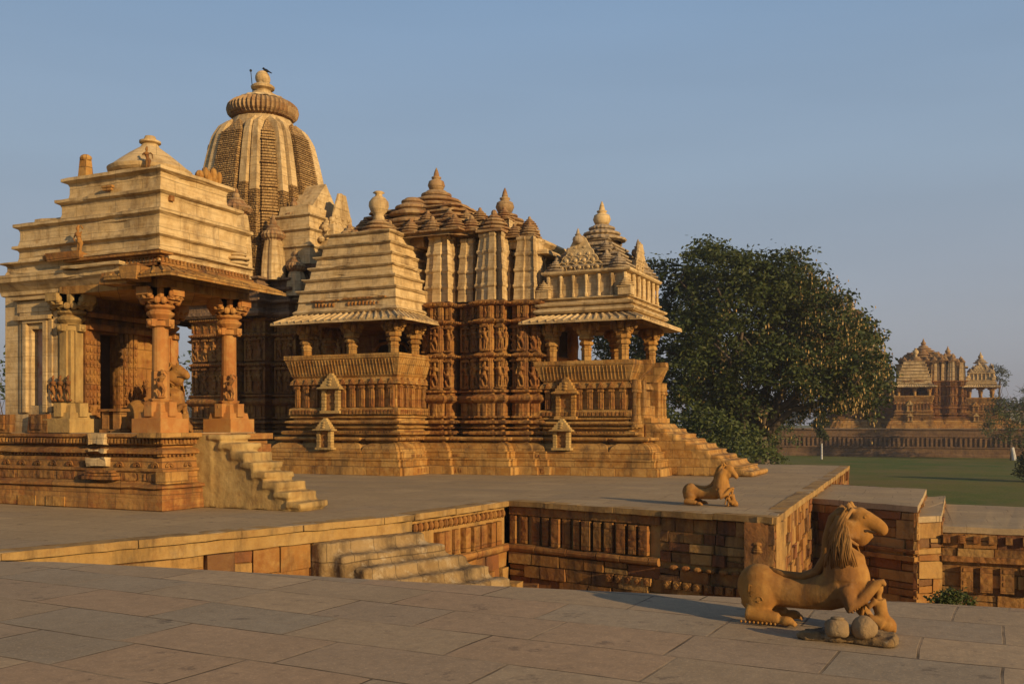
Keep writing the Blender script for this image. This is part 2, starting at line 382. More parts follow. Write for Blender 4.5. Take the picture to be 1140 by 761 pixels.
def grassmat():
    m = bpy.data.materials.new('mown_grass'); m.use_nodes = True; nt = m.node_tree
    b = nt.nodes['Principled BSDF']; b.inputs['Roughness'].default_value = 0.9; b.inputs['Specular IOR Level'].default_value = 0.1
    geo = nt.nodes.new('ShaderNodeNewGeometry'); pos = geo.outputs['Position']
    big = noise(nt, pos, 0.05, 4, 0.6); mid = noise(nt, pos, 0.6, 5, 0.7); fine = noise(nt, pos, 9, 4, 0.8)
    c = mix(nt, ramp(nt, big, [(0.4,0),(0.6,1)]), (0.085,0.135,0.018), (0.18,0.165,0.03))
    c = mix(nt, ramp(nt, mid, [(0.4,0),(0.7,0.7)]), c, (0.20,0.155,0.045))
    c = mix(nt, ramp(nt, fine, [(0.35,0.6),(0.6,0)]), c, (0.03,0.042,0.008))
    c = mix(nt, ramp(nt, noise(nt,pos,0.18,6,0.7), [(0.5,0),(0.62,0.7)]), c, (0.17,0.13,0.04))
    nt.links.new(c, b.inputs['Base Color'])
    bp = nn(nt,'ShaderNodeBump'); bp.inputs['Strength'].default_value = 0.8; bp.inputs['Distance'].default_value = 0.06
    nt.links.new(mathn(nt,'ADD', fine, mid), bp.inputs['Height']); nt.links.new(bp.outputs[0], b.inputs['Normal'])
    return m
M['grass'] = grassmat()
LZ = -2.6
sheet('lawn', [(-3000,-1500),(3000,-1500),(3000,4000),(-3000,4000)], LZ, M['grass'])

# near platform we stand on
Wd = (-0.297,-0.955)
nearpts = [(-11.1,7.1),(-13.2,0.56),(-20,-18),(26,-18),(26,11.5)]
edge = [at(1140,677), at(1000,669), at(820,664.5), at(500,649.5), at(180,631), at(60,625)]
e0 = at(1140,677); 
far_r = (e0[0]+ (e0[0]-edge[1][0])*6, e0[1]+(e0[1]-edge[1][1])*6)
nearpts = [(-13.2,0.56),(-20,-18),(far_r[0],-18), far_r]+edge+[(-11.05,7.35)]
sheet('near_pavement', nearpts, 0.0, M['pave'], 0.14)
inner = [(x*0.992, y*0.992-0.03) for x,y in nearpts]
w = thing('retaining_wall', (0,9,LZ), 'wall holding up the near pavement we stand on, mostly hidden below its edge', 'wall')
mb = MB(); mb.rings([[(x,y,LZ) for x,y in inner],[(x,y,-0.142) for x,y in inner]], False, False); mb.build('masonry', M['wall'], w)

# temple platform
PC = [at(861.5,575.8), (-3.69,39.2), (-60,39.2), (-60,-18), (-20.02,-18), (-13.22,0.56), (-11.07,7.35), (-10.8,8.2), at(460,572.5), at(566,557)]
platpts = PC
sheet('temple_platform_pavement', platpts, 0.0, M['pavefar'], 0.10)
pit_n0, pit_n1, pit_w0, pit_w1 = Vector(at(566,557)), Vector(at(861.5,575.8)), Vector((-10.8,8.2)), Vector(at(460,572.5))
pw = thing('platform_wall', (-5.5,17.5,LZ), 'carved sandstone retaining wall below the temple platform, round the sunken pit', 'wall')
def wallseg(mb, a, b, zt, zb, th, off=0.0):
    a = Vector(a); b = Vector(b); d = (b-a).normalized(); n = Vector((d.y,-d.x))
    p = [a+n*off, b+n*off, b-n*th, a-n*th]
    mb.rings([[(q.x,q.y,zb) for q in p],[(q.x,q.y,zt) for q in p]])
def along(a, b, t, off):
    a = Vector(a); b = Vector(b); d = (b-a).normalized(); n = Vector((d.y,-d.x)); p = a+d*t+n*off
    return p, math.atan2(d.y,d.x)
def coping(mb, a, b, zt, h, proj, back=0.3, L=1.1):
    """separate coping stones, each a little out of line"""
    ln = (Vector(b)-Vector(a)).length; t = 0
    while t < ln-0.05:
        l = min(random.uniform(L*0.7,L*1.3), ln-t)
        if ln-t-l < 0.3: l = ln-t
        p, r = along(a,b,t+l/2, proj/2-back/2+random.uniform(-.012,.012))
        mb.obox((p.x,p.y,zt-h/2+random.uniform(-.006,.006)), (l-0.012, proj+back, h), r)
        t += l
def rubble_wall(mb, a, b, zt, zb, rows, off=0.0, proud=0.05, wl=(0.3,0.8)):
    """courses of individually cut, uneven blocks standing proud of the core"""
    ln = (Vector(b)-Vector(a)).length; z = zb; hs = [random.uniform(.55,1.35) for _ in range(rows)]
    s = (zt-zb)/sum(hs)
    for h in hs:
        h *= s; t = 0
        while t < ln-0.02:
            l = min(random.uniform(*wl), ln-t)
            if ln-t-l < 0.15: l = ln-t
            l = min(l, 1.2)
            pr = random.uniform(0.0, proud)
            p, r = along(a,b,t+l/2, off+pr/2)
            if h > .2 and random.random() < .25:      # two thin stones instead of one
                mb.obox((p.x,p.y,z+h*.27), (l-0.02, pr+0.06, h*.5-0.018), r, jit=.012); mb.obox((p.x,p.y,z+h*.76), (l-0.03, pr+0.04, h*.45-0.016), r, jit=.012)
            else: mb.obox((p.x,p.y,z+h/2), (l-0.02, pr+0.06, h-0.018), r, jit=.013)
            t += l
        z += h
N0, N1 = pit_n0, pit_n1
# core
mb = MB()
segs = [(PC[6],PC[7]),(PC[7],pit_w1),(pit_w1,pit_n0),(pit_n0,pit_n1),(pit_n1,Vector(PC[1])),(Vector(PC[1]),Vector(PC[2]))]
for a,b in segs: 
    a=Vector(a); b=Vector(b); wallseg(mb, a, b, -0.102, LZ, 0.5, -0.10)
mb.build('wall_core', M['wall'], pw)
mb = MB()
coping(mb, N0, N1, -0.004, 0.11, 0.05, 0.32); coping(mb, pit_w1, N0, -0.004, 0.11, 0.05, 0.32, 1.3)
coping(mb, PC[7], pit_w1, -0.004, 0.11, 0.05, 0.32, 1.5); coping(mb, N1, PC[1], -0.004, 0.13, 0.04, 0.3, 1.6)
mb2 = MB()
for i in range(len(mb.v)): mb.v[i] = (mb.v[i][0], mb.v[i][1], mb.v[i][2]+0.008)
rough(mb.build('coping', M['cope'], pw), .010, .2, 5)
# plain fascia below coping west side, broken near the pit corner
mb = MB()
wallseg(mb, PC[6], pit_w1, -0.115, -0.31, 0.1, -0.03)
rough(mb.build('plain_fascia', M['cope'], pw), .012, .25)
mb = MB(); rubble_wall(mb, PC[6], pit_w1, -0.32, LZ, 8, -0.10, 0.09)
rubble_wall(mb, N1, PC[1], -0.13, LZ, 9, -0.10, 0.10, (0.2,0.6))
lN = (N1-N0).length
dN = (N1-N0).normalized()
k = lN*0.615
# right part of the north wall: patchwork of reused blocks
rubble_wall(mb, N0+dN*k, N1, -0.12, -0.95, 4, -0.10, 0.10, (0.18,0.5))
rubble_wall(mb, N0, N1, -1.06, LZ, 6, -0.10, 0.09, (0.35,0.75))
rubble_wall(mb, pit_w1, N0, -1.06, LZ, 6, -0.10, 0.11, (0.3,0.7))
mb.build('block_courses', M['wall'], pw)
# upright carved pilaster stones, north and west
def uprights(mb, a, b, t0, t1, z0, z1, step, wd, off=-0.10):
    t = t0
    while t < t1:
        w_ = wd*random.uniform(.75,1.1); pr = random.choice([.05,.07,.09,.11])
        p, r = along(a,b,t, off+pr/2)
        mb.obox((p.x,p.y,(z0+z1)/2), (w_, pr+.05, z1-z0-random.uniform(0,.03)), r)
        if random.random() < .55:      # carved panel on the face
            for q in range(4):
                p, r = along(a,b,t, off+pr+.012); zz = z0+(z1-z0)*(q+.5)/4
                mb.obox((p.x,p.y,zz), (w_*.6, .035, (z1-z0)*.16), r+random.uniform(-.1,.1))
        t += step*random.uniform(.85,1.15)
mb = MB()
uprights(mb, N0, N1, 0.12, k-0.1, -0.88, -0.30, 0.27, 0.19)
lW = (N0-pit_w1).length
uprights(mb, pit_w1, N0, 0.9, lW-0.1, -0.88, -0.40, 0.30, 0.2)
mb.build('carved_upright', M['carved'], pw)
mb = MB()   # frieze band under coping
wallseg(mb, N0, N0+dN*k, -0.12, -0.28, .06, -0.02)
for i in range(int(lW/0.17)):
    p, r = along(pit_w1, N0, 0.1+i*0.17, -0.03); mb.ell((p.x,p.y,-0.25), (.07,.05,.085), 8, 5)
mb.build('frieze_band', M['carved'], pw)
mb = MB()   # rounded string course, in lengths
for (a,b,t1) in ((N0,N1,k),(pit_w1,N0,lW)):
    t = 0 if a is N0 else 0.9
    while t < t1-.05:
        l = min(random.uniform(.5,.9), t1-t)
        p0,_ = along(a,b,t+.008,-0.03); p1,_ = along(a,b,t+l-.008,-0.03)
        mb.tube([(p0.x,p0.y,-.97),(p1.x,p1.y,-.97)], .085+random.uniform(-.006,.006), 10); t += l
mb.build('string_course', M['red'], pw)
mb = MB()   # row of carved lozenge stones low on the north wall
for i in range(16):
    p, r = along(N0,N1, lN*.43+i*.21, 0.0)
    if i in (5,): continue
    mb.obox((p.x,p.y,-1.36), (.15,.06,.14), r); p, r = along(N0,N1, lN*.43+i*.21, 0.035)
    mb.obox((p.x,p.y,-1.36), (.07,.03,.07), 0, Matrix.Rotation(r,4,'Z')@Matrix.Rotation(R(45),4,'Y'))
mb.build('lozenge_row', M['carved'], pw)
# little niche-like relic carvings on the corner
mb = MB()
p,_ = along(N0,N1,lN-.28,0.03)
for s,z in ((.11,-.60),(.09,-.56),(.06,-.52),(.10,-.47)): mb.ell((p.x,p.y,z),(s,.09,.05),12,6)
for i in range(10):
    p,_ = along(N0,N1,lN*.67+i*.25,0.02); mb.ell((p.x,p.y,-1.03),(.09,.05,.05),8,5)
mb.build('reused_carving', M['carved'], pw)

# steps down into the pit
stp = thing('pit_steps', (*at(400,620,-0.6),LZ), 'worn stone steps leading down into the sunken pit beside the platform wall', 'steps')
dW = (pit_w1-pit_w0).normalized(); nW = Vector((dW.y,-dW.x))
base = pit_w1
mb = MB()
for i in range(9):
    zt = -0.30-0.19*i; t0 = -2.15+0.17*i; t1 = 0.05+0.22*i
    o1 = 0.26+0.31*i
    a = base+dW*t0
    # each step a slab against the wall, the lower ones longer and further out
    p = [a+nW*(o1-.36), a+nW*o1, base+dW*t1+nW*o1, base+dW*t1+nW*(o1-.36)]
    if i == 0: p[0] = a-nW*.1; p[3] = base+dW*t1-nW*.1
    zb = LZ
    top = [Vector((q.x+random.uniform(-.015,.015), q.y+random.uniform(-.015,.015))) for q in p]
    mb.rings([[(q.x,q.y,zb) for q in p],[(q.x,q.y,zt-.13) for q in p],[(q.x,q.y,zt-.02) for q in top],[(q.x+(.012 if 1<=j<=2 else 0),q.y,zt) for j,q in enumerate(top)]])
weather(mb.build('step_block', M['step'], stp), .052, .012, 6)
mb = MB()
for i in range(5):
    p,_ = along(pit_w1,N0,.75+.5*i,.35+.12*i); mb.obox((p.x,p.y,-1.25-.12*i),(.45,.4,.3),random.uniform(0,.4))
mb.build('rubble_block', M['wall'], stp)

# ---- the lower landings on the right
lp = [at(905.8,553.7,-.2), at(1021.6,563.7,-.2), at(1031.6,544,-.2), at(945.3,538.5,-.2)]
lp[0] = (lp[0][0]-.3, lp[0][1]); lp[3] = (PC[1][0]-.02, lp[3][1])
l2 = [at(1021.6,571,-.42), at(1048,574,-.42), at(1052.5,551.5,-.42), at(1031.8,550,-.42)]
l3 = [at(1046,582,-.65), at(1140,586,-.65), at(1140,564,-.65), at(1052.5,560.5,-.65)]
v = Vector(l3[1])-Vector(l3[0]); l3[1] = tuple(Vector(l3[0])+v*6); v = Vector(l3[2])-Vector(l3[3]); l3[2] = tuple(Vector(l3[3])+v*6)
l2[0] = tuple(Vector(lp[1])+Vector((.004,.02))); l2[3] = tuple(Vector(lp[2])+Vector((.004,-.02))); l3[0] = tuple(Vector(l2[1])+Vector((.004,.02))); l3[3] = tuple(Vector(l2[2])+Vector((.004,-.02)))
lw = thing('landing_wall', (l2[0][0], l2[0][1], LZ), 'stepped landing of weathered stone blocks right of the temple platform, streaked dark', 'wall')
for q,z,nm in ((lp,-.2,'landing'),(l2,-.42,'landing_step'),(l3,-.65,'terrace')):
    mb = MB(); mb.rings([[(x,y,z-.13) for x,y in q],[(x,y,z) for x,y in q]]); rough(mb.build(nm, M['pavefar'], lw), .012, .25, 3)
    c = Vector((sum(x for x,y in q)/4, sum(y for x,y in q)/4))
    mb = MB(); qq = []
    for x,y in q:
        d = (c-Vector((x,y))).normalized()*.07; qq.append((x+d.x,y+d.y))
    mb.rings([[(x,y,LZ) for x,y in qq],[(x,y,z-.132) for x,y in qq]]); mb.build('landing_core', M['wall'], lw)
mb = MB()
for q,z in ((lp,-.2),(l2,-.42),(l3,-.65)):
    rubble_wall(mb, q[0], q[1], z-.14, LZ, 7, -.05, .07, (.3,.9)); rubble_wall(mb, q[1], q[2], z-.14, LZ, 7, -.06, .06, (.25,.7))
mb.build('block_courses', M['wall'], lw)
mb = MB()
a,b = Vector(l3[0]), Vector(l3[1])
t = .15
uprights(mb, a, a+(b-a)*.4, .1, 6, -1.0, -.82, .3, .16, -.0)
uprights(mb, a, a+(b-a)*.4, .5, 6, -2.05, -1.5, .42, .26, 0.02)
wallseg(mb, a, a+(b-a)*.5, -1.28, -1.40, .1, .10)
wallseg(mb, Vector(lp[0]).lerp(Vector(lp[1]),.5), Vector(lp[1]), -1.15, -1.22, .1, .10)
wallseg(mb, Vector(lp[0]).lerp(Vector(lp[1]),.6), Vector(lp[1]), -1.3, -1.4, .1, .12)
mb.build('carved_upright', M['carved'], lw)
sheet('pit_floor', [(-12,6),(30,0),(30,30),(-3,30),(-3,16.9),(-8.6,18.4)], LZ+.02, M['rock'])
# ================================================================ the temple
AX = 30.6
def make_figure(k):
    """a carved standing figure in high relief, one metre tall, back at y=0, facing -y"""
    rnd = random.Random(k*11+3); s = rnd.choice([-1,1]); mb = MB()
    hx = s*.05
    mb.tube([(-.06,-.05,0),(-.07+hx,-.09,.24),(-.05+hx,-.07,.46)],[.04,.045,.075],8)
    mb.tube([(.07,-.05,0),(.10,-.10,.25),(.06+hx,-.07,.46)],[.04,.045,.075],8)
    mb.ell((hx,-.08,.48),(.115,.08,.075)); mb.tube([(hx,-.07,.46),(hx*.3,-.07,.58),(-hx*.4,-.08,.74)],[.10,.065,.105],10)
    mb.ell((-hx*.4,-.09,.74),(.125,.08,.06)); mb.ell((-hx*.2,-.10,.90),(.06,.06,.075)); mb.ell((-hx*.2,-.07,.98),(.05,.05,.05))
    if k%3==0:
        mb.tube([(-.12,-.08,.76),(-.19,-.10,.60),(-.10,-.12,.50)],[.04,.033,.028]); mb.tube([(.12,-.08,.76),(.20,-.09,.88),(.10,-.09,1.0)],[.04,.033,.026])
    elif k%3==1:
        mb.tube([(-.12,-.08,.76),(-.20,-.08,.62),(-.22,-.08,.45)],[.04,.033,.028]); mb.tube([(.12,-.08,.76),(.18,-.12,.62),(.05,-.16,.66)],[.04,.033,.026])
    else:
        mb.tube([(-.12,-.08,.76),(-.18,-.12,.68),(-.04,-.16,.74)],[.04,.033,.028]); mb.tube([(.12,-.08,.76),(.22,-.08,.70),(.24,-.08,.50)],[.04,.033,.026])
    mb.ell((.0,-.02,.02),(.17,.08,.05))
    o = mb.build('fig', M['carved'], None, remesh=.026, smooth_it=2)
    me = o.data; bpy.data.objects.remove(o); return me
FIG = [make_figure(k) for k in range(4)]
def figure(parent, x, y, z, h, rz, mat=None, k=None, wide=1.0):
    o = bpy.data.objects.new('carved_figure', FIG[random.randrange(4) if k is None else k]); COL.objects.link(o)
    o.parent = parent; rl = root_of(parent).location
    o.location = (x-rl.x, y-rl.y, z-rl.z); o.rotation_euler = (0,0,rz); o.scale = (h*wide*random.choice([1,-1]) if False else h*wide, h*wide, h)
    return o

def column(mb, x, y, z0, z1, r, seg=16, fl=0):
    """short temple column: square base, ringed shaft, cushion, carved bracket capital"""
    H = z1-z0
    mb.box(x-r*1.35,y-r*1.35,z0,x+r*1.35,y+r*1.35,z0+H*.10)
    mb.lathe((x,y,z0+H*.10),[(r*1.2,0),(r*1.2,H*.03),(r,H*.05),(r*.98,H*.40),(r*1.12,H*.41),(r*1.12,H*.44),(r*.95,H*.45),(r*.95,H*.48),(r*1.35,H*.50),(r*1.42,H*.53),(r*1.2,H*.56),(r*1.0,H*.575),(r*1.45,H*.60),(r*1.55,H*.63),(r*1.3,H*.66)], seg, 8, .10, True)
    zb = z0+H*.76
    for a in range(4):      # bracket arms with rolled ends
        c, s = [(1,0),(0,1),(-1,0),(0,-1)][a]
        for q in range(4):
            rr = r*(1.05+.42*q); hh = H*(.21-.035*q)
            mb.obox((x+c*rr*.9, y+s*rr*.9, z1-hh/2), (r*.55 if c else r*(1.25-.08*q), r*.55 if s else r*(1.25-.08*q), hh))
        mb.ell((x+c*r*2.35, y+s*r*2.35, z1-H*.08),(r*.5,r*.5,H*.065),8,6)
        d = (c+s, s-c) if False else None
    for (c,s) in ((1,1),(-1,1),(1,-1),(-1,-1)):
        mb.ell((x+c*r*1.15,y+s*r*1.15,z1-H*.12),(r*.55,r*.55,H*.10),8,6)
    mb.box(x-r*1.1,y-r*1.1,zb-.02,x+r*1.1,y+r*1.1,z1)

def eave(mb, x0,y0,x1,y1, xi0,yi0,xi1,yi1, zo, zi, th=.09, sides='SE', step=.26, rib=.05):
    """sloping ribbed stone eave: outer rectangle at zo, inner at zi"""
    P = {'S':((x0,y0),(x1,y0),(xi1,yi0),(xi0,yi0)),'E':((x1,y0),(x1,y1),(xi1,yi1),(xi1,yi0)),
         'N':((x1,y1),(x0,y1),(xi0,yi1),(xi1,yi1)),'W':((x0,y1),(x0,y0),(xi0,yi0),(xi0,yi1))}
    for k in sides:
        a,b,c,d = [Vector(p) for p in P[k]]
        vs = [(a.x,a.y,zo),(b.x,b.y,zo),(c.x,c.y,zi),(d.x,d.y,zi),(a.x,a.y,zo+th),(b.x,b.y,zo+th),(c.x,c.y,zi+th),(d.x,d.y,zi+th)]
        mb.add(vs,[(0,3,2,1),(4,5,6,7),(0,1,5,4),(1,2,6,5),(2,3,7,6),(3,0,4,7)])
        n = max(2,int((b-a).length/step))
        for i in range(n):
            t = (i+.5)/n; p = a.lerp(b,t); q = d.lerp(c,t)
            mb.tube([(p.x,p.y,zo+th*.9),(q.x,q.y,zi+th*.95)], rib, 6)
def dentils(mb, a, b, z0, z1, step, wd, pr):
    a = Vector(a); b = Vector(b); d = (b-a); L = d.length; d.normalize(); n = Vector((d.y,-d.x)); r = math.atan2(d.y,d.x)
    k = max(1,int(L/step))
    for i in range(k):
        p = a+d*(L*(i+.5)/k)+n*(pr/2); mb.obox((p.x,p.y,(z0+z1)/2),(wd,pr,z1-z0),r)
def triangles(mb, a, b, z0, h, step, wd, pr):
    """row of small peaked carved antefixes"""
    a = Vector(a); b = Vector(b); d = (b-a); L = d.length; d.normalize(); n = Vector((d.y,-d.x))
    k = max(1,int(L/step))
    for i in range(k):
        c = a+d*(L*(i+.5)/k); o = n*pr
        for (w_,zz,hh,pp) in ((1,0,1,1),(.6,.1,.75,1.4)):
            P = [c-d*(wd/2*w_), c+d*(wd/2*w_), c]
            zs = [z0+h*zz, z0+h*zz, z0+h*(zz+hh)]
            mb.prism([(P[j].x,P[j].y,zs[j]) for j in (0,1,2)], (o.x*pp,o.y*pp,0))

def tiers(mb, x0,y0,x1,y1, z0, z1, inset, n, lip=.06, lower=.72, hw=None):
    """stepped pyramid of n courses, each with an overhanging curved lip"""
    poly = [(x0,y0),(x1,y0),(x1,y1),(x0,y1)]
    prof = []; h = (z1-z0)/n
    for i in range(n):
        o = -inset*i/n; z = z0+h*i
        prof += [(o,z),(o-.02,z+h*.28),(o-.045,z+h*lower),(o+lip*.2,z+h*(lower+.06)),(o+lip,z+h*.90),(o+lip,z+h*.985),(o-.01,z+h)]
    mb.sweep(poly, prof)

def finial(parent, x, y, z, s, name='finial', mat=None, urn=False):
    mb = MB(); mb.smooth = True
    if urn:
        mb.lathe((x,y,z),[(.16*s,0),(.17*s,.12*s),(.14*s,.20*s),(.24*s,.30*s),(.30*s,.45*s),(.29*s,.58*s),(.20*s,.70*s),(.11*s,.76*s),(.10*s,.82*s),(.18*s,.86*s),(.12*s,.90*s)],20)
    else:
        mb.lathe((x,y,z),[(.12*s,0),(.24*s,.08*s),(.30*s,.22*s),(.26*s,.36*s),(.12*s,.44*s),(.17*s,.47*s),(.17*s,.51*s),(.10*s,.54*s),(.10*s,.58*s),(.07*s,.70*s),(.015*s,.84*s)],20)
    return mb.build(name, mat or M['roofred'], parent)
def discs(mb, x, y, z, rows, ribs=24):
    """stack of cushion discs: rows of (radius, height)"""
    for r,h in rows:
        mb.lathe((x,y,z),[(r*.80,0),(r*.98,h*.2),(r,h*.4),(r*.97,h*.55),(r*.72,h*.8),(r*.62,h)], max(24,ribs*2), ribs, .05 if ribs else 0)
        z += h*.97
    return z
def turret_cap(mb, x, y, z, s):
    """small ribbed ring roof with knob"""
    mb.box(x-.42*s,y-.42*s,z,x+.42*s,y+.42*s,z+.08*s)
    z = discs(mb, x,y,z+.08*s,[(.50*s,.14*s),(.42*s,.13*s),(.32*s,.12*s),(.20*s,.10*s)],10)
    mb.ell((x,y,z+.05*s),(.10*s,.10*s,.12*s),8,6)

TE = thing('stone_temple', (-17.0,AX,0), 'large carved sandstone temple with a tall curved spire, two columned porches and stairs', 'temple')

def ratha_side(segs, notch=.11, depth=.42):
    """outline along the south side, west to east, with shadow slots between piers"""
    pts = []
    for i,(a,b,y) in enumerate(segs):
        if i: 
            py = segs[i-1][2]; small = abs(py-y)<.24; yn = max(py,y)+(depth if not small else .05); notch = .13 if not small else .025
            pts += [(a-notch,py),(a-notch,yn),(a+notch,yn),(a+notch,y)]
        else: pts.append((a,y))
    pts.append((segs[-1][1],segs[-1][2])); return pts
def mirror(pts): return [(x,2*AX-y) for x,y in reversed(pts)]

SEG = [(-28.4,-27.7,30.4),(-27.7,-26.8,29.7),(-26.8,-24.5,28.6),(-24.5,-23.4,28.9),(-23.4,-22.3,29.3),(-22.3,-20.3,29.6)]
SEG2 = [(-16.3,-15.92,28.16),(-15.92,-15.42,28.0),(-15.42,-15.1,28.18),(-15.1,-14.52,28.6),(-14.52,-14.12,28.32),(-14.12,-13.62,28.1),(-13.62,-13.25,28.3),(-13.25,-12.98,28.76),(-12.98,-12.58,28.56),(-12.58,-12.3,28.76)]
side = ratha_side(SEG)
bodyS = side+[(-20.3,29.9),(-16.3,29.2)]+ratha_side(SEG2)+[(-12.35,29.6)]
body = bodyS+mirror(bodyS)
wallprof = [(.10,1.2),(.10,1.24),(.27,1.27),(.29,1.33),(.25,1.37),(.04,1.38),(.04,1.44),(.20,1.46),(.22,1.50),(.06,1.52),(.04,1.60),(.24,1.63),(.25,1.69),(.20,1.73),(.02,1.74),(.02,1.79),(.14,1.81),(.14,1.86),(.05,1.88),(.05,2.28),(.12,2.32),(.2,2.38),(.22,2.46),(.16,2.54),(.04,2.58),(.04,2.62),(.14,2.65),(.14,2.71),(0,2.75),
            (0,3.76),(.08,3.79),(.14,3.84),(.14,3.88),(.05,3.93),(0,3.97),(0,4.86),(.10,4.9),(.16,4.96),(.16,5.0),(.05,5.04),(0,5.07),(0,5.47),(.12,5.5),(.16,5.56),(.16,5.6),(.03,5.66)]
mb = MB(); mb.sweep(body, wallprof)
wmb = mb
# dado pilasters and carved strips on the wall
def pier_detail(mb, a, b, y, rz=0):
    w_ = b-a
    n = max(1,int(w_/.3))
    for i in range(n):
        x = a+.14+(w_-.28)*(i+.5)/n
        mb.box(x-.07,y-.10,1.78,x+.07,y-.04,2.28)
        for z0,z1 in ((2.76,3.75),(3.98,4.85),(5.08,5.46)):
            pass
    for z in (1.35,1.67,3.84,4.96,5.55):
        dentils(mb,(a+.1,y-.2),(b-.1,y-.2),z-.03,z+.035,.11,.06,.05)
    for x in (a+.10,b-.10):
        for z0,z1 in ((2.76,3.75),(3.98,4.85),(5.08,5.46)): mb.box(x-.045,y-.06,z0,x+.045,y+.0,z1)
    for z0,z1 in ((2.76,3.75),(3.98,4.85)):      # canopy over the figures
        n = max(1,round(w_/.42))
        for i in range(n):
            x = a+.12+(w_-.24)*(i+.5)/n
            mb.box(x-.15,y-.14,z1-.09,x+.15,y,z1-.03); mb.box(x-.10,y-.11,z1-.03,x+.10,y,z1+.02); mb.box(x-.14,y-.13,z0,x+.14,y,z0+.06)
for a,b,y in SEG+SEG2: pier_detail(mb,a,b,y)
# returns facing east
def east_strip(mb, x, y0, y1):
    for z in (1.35,1.67,3.84,4.96,5.55): dentils(mb,(x+.2,y0+.05),(x+.2,y1),z-.03,z+.035,.11,.06,.05)
for x,y0,y1 in ((-15.1-.2+.1,28.0,28.8),(-13.35,28.15,28.9),(-12.35,28.6,29.4),(-23.5,28.9,29.5),(-24.6,28.45,29.1)): east_strip(mb,x,y0,y1)
WALL = rough(mb.build('wall', M['carved'], TE), .006, .3)
nf = 0
for a,b,y in SEG+SEG2:
    w_ = b-a-(.2 if b-a>.6 else .1); n = max(1,round(w_/.40))
    for z,h in ((2.82,.84),(4.04,.74),(5.09,.34)):
        for i in range(n if h>.5 else n+1):
            nn_ = n if (h>.5 or b-a<.6) else n+1
            if i>=nn_: continue
            figure(WALL, a+(b-a-w_)/2+w_*(i+.5)/nn_, y-.005, z, h, 0); nf += 1
for x,ys in ((-13.35,(28.42,)),(-12.35,(28.85,29.2)),(-15.3,(28.25,))):
    for y in ys:
        for z,h in ((2.82,.84),(4.04,.74)): figure(WALL, x+.0, y, z, h, R(90)); nf += 1
# sanctum wall: same carved stone as the rest of the wall
# ---------- plinth (stepped simple outline)
plS = [(-28.3,29.6),(-27.0,29.8),(-27.0,28.5),(-23.9,28.5),(-23.9,29.2),(-22.5,29.0),(-22.5,29.5),(-20.35,29.5),(-20.35,26.35),(-16.2,26.35),(-16.2,28.05),(-14.9,28.05),(-14.9,28.2),(-13.3,28.2),(-13.3,28.65),(-12.3,28.65),(-12.3,28.95),(-8.82,28.95)]
pl = plS+mirror(plS)
plprof = [(.78,0),(.77,.24),(.72,.26),(.645,.262),(.64,.44),(.67,.46),(.67,.50),(.55,.503),(.54,.68),(.565,.70),(.56,.74),(.45,.745),(.44,.80),(.38,.90),(.27,.98),(.16,1.02),(.16,1.05),(.34,1.08),(.37,1.13),(.35,1.18),(.14,1.20)]
mb = MB(); mb.sweep(pl, plprof)
mb.mi = 1   # diamond-and-lotus carved course at the foot
def foot_carving(a,b):
    dentils(mb,a,b,.06,.22,.16,.09,.022)
for (p,q) in zip(plS,plS[1:]):
    P_=Vector(p);Q_=Vector(q);D_=(Q_-P_)
    if D_.length<.3: continue
    D_.normalize(); N_=Vector((D_.y,-D_.x))
    if D_.x < -.5: continue
    for off,z0,z1,st,wd,pr in ((.775,.06,.20,.17,.10,.018),(.555,.56,.64,.30,.20,.012),(.355,1.095,1.15,.12,.07,.03)):
        dentils(mb,P_+N_*off-D_*(off*.8 if D_.x>.5 else 0),Q_+N_*off+D_*(off*.8 if D_.x>.5 else off*.2),z0,z1,st,wd,pr)
PL = rough(mb.build('plinth', [M['sand'],M['carved']], TE), .012, .22)
# vertical offset buttresses on the plinth of each balcony
def buttress(mb, a, b, y, d=.16):
    poly = [(a,y-d),(b,y-d),(b,y+.3),(a,y+.3)]
    mb.sweep(poly, [(o-.02 if o>.3 else o-.02, z*0.998) for o,z in plprof])
for q in ((-15.85,-15.35,28.02),(-14.35,-13.35,28.2),(-13.15,-12.65,28.65),(-16.7,-16.25,26.36),(-20.3,-19.9,26.36),(-9.3,-8.85,28.96),(-19.3,-17.6,26.35),(-12.2,-10.2,28.95),(-26.5,-24.8,28.5)):
    mb = MB(); buttress(mb,*q); mb.build('projecting_base', M['sand'], PL)

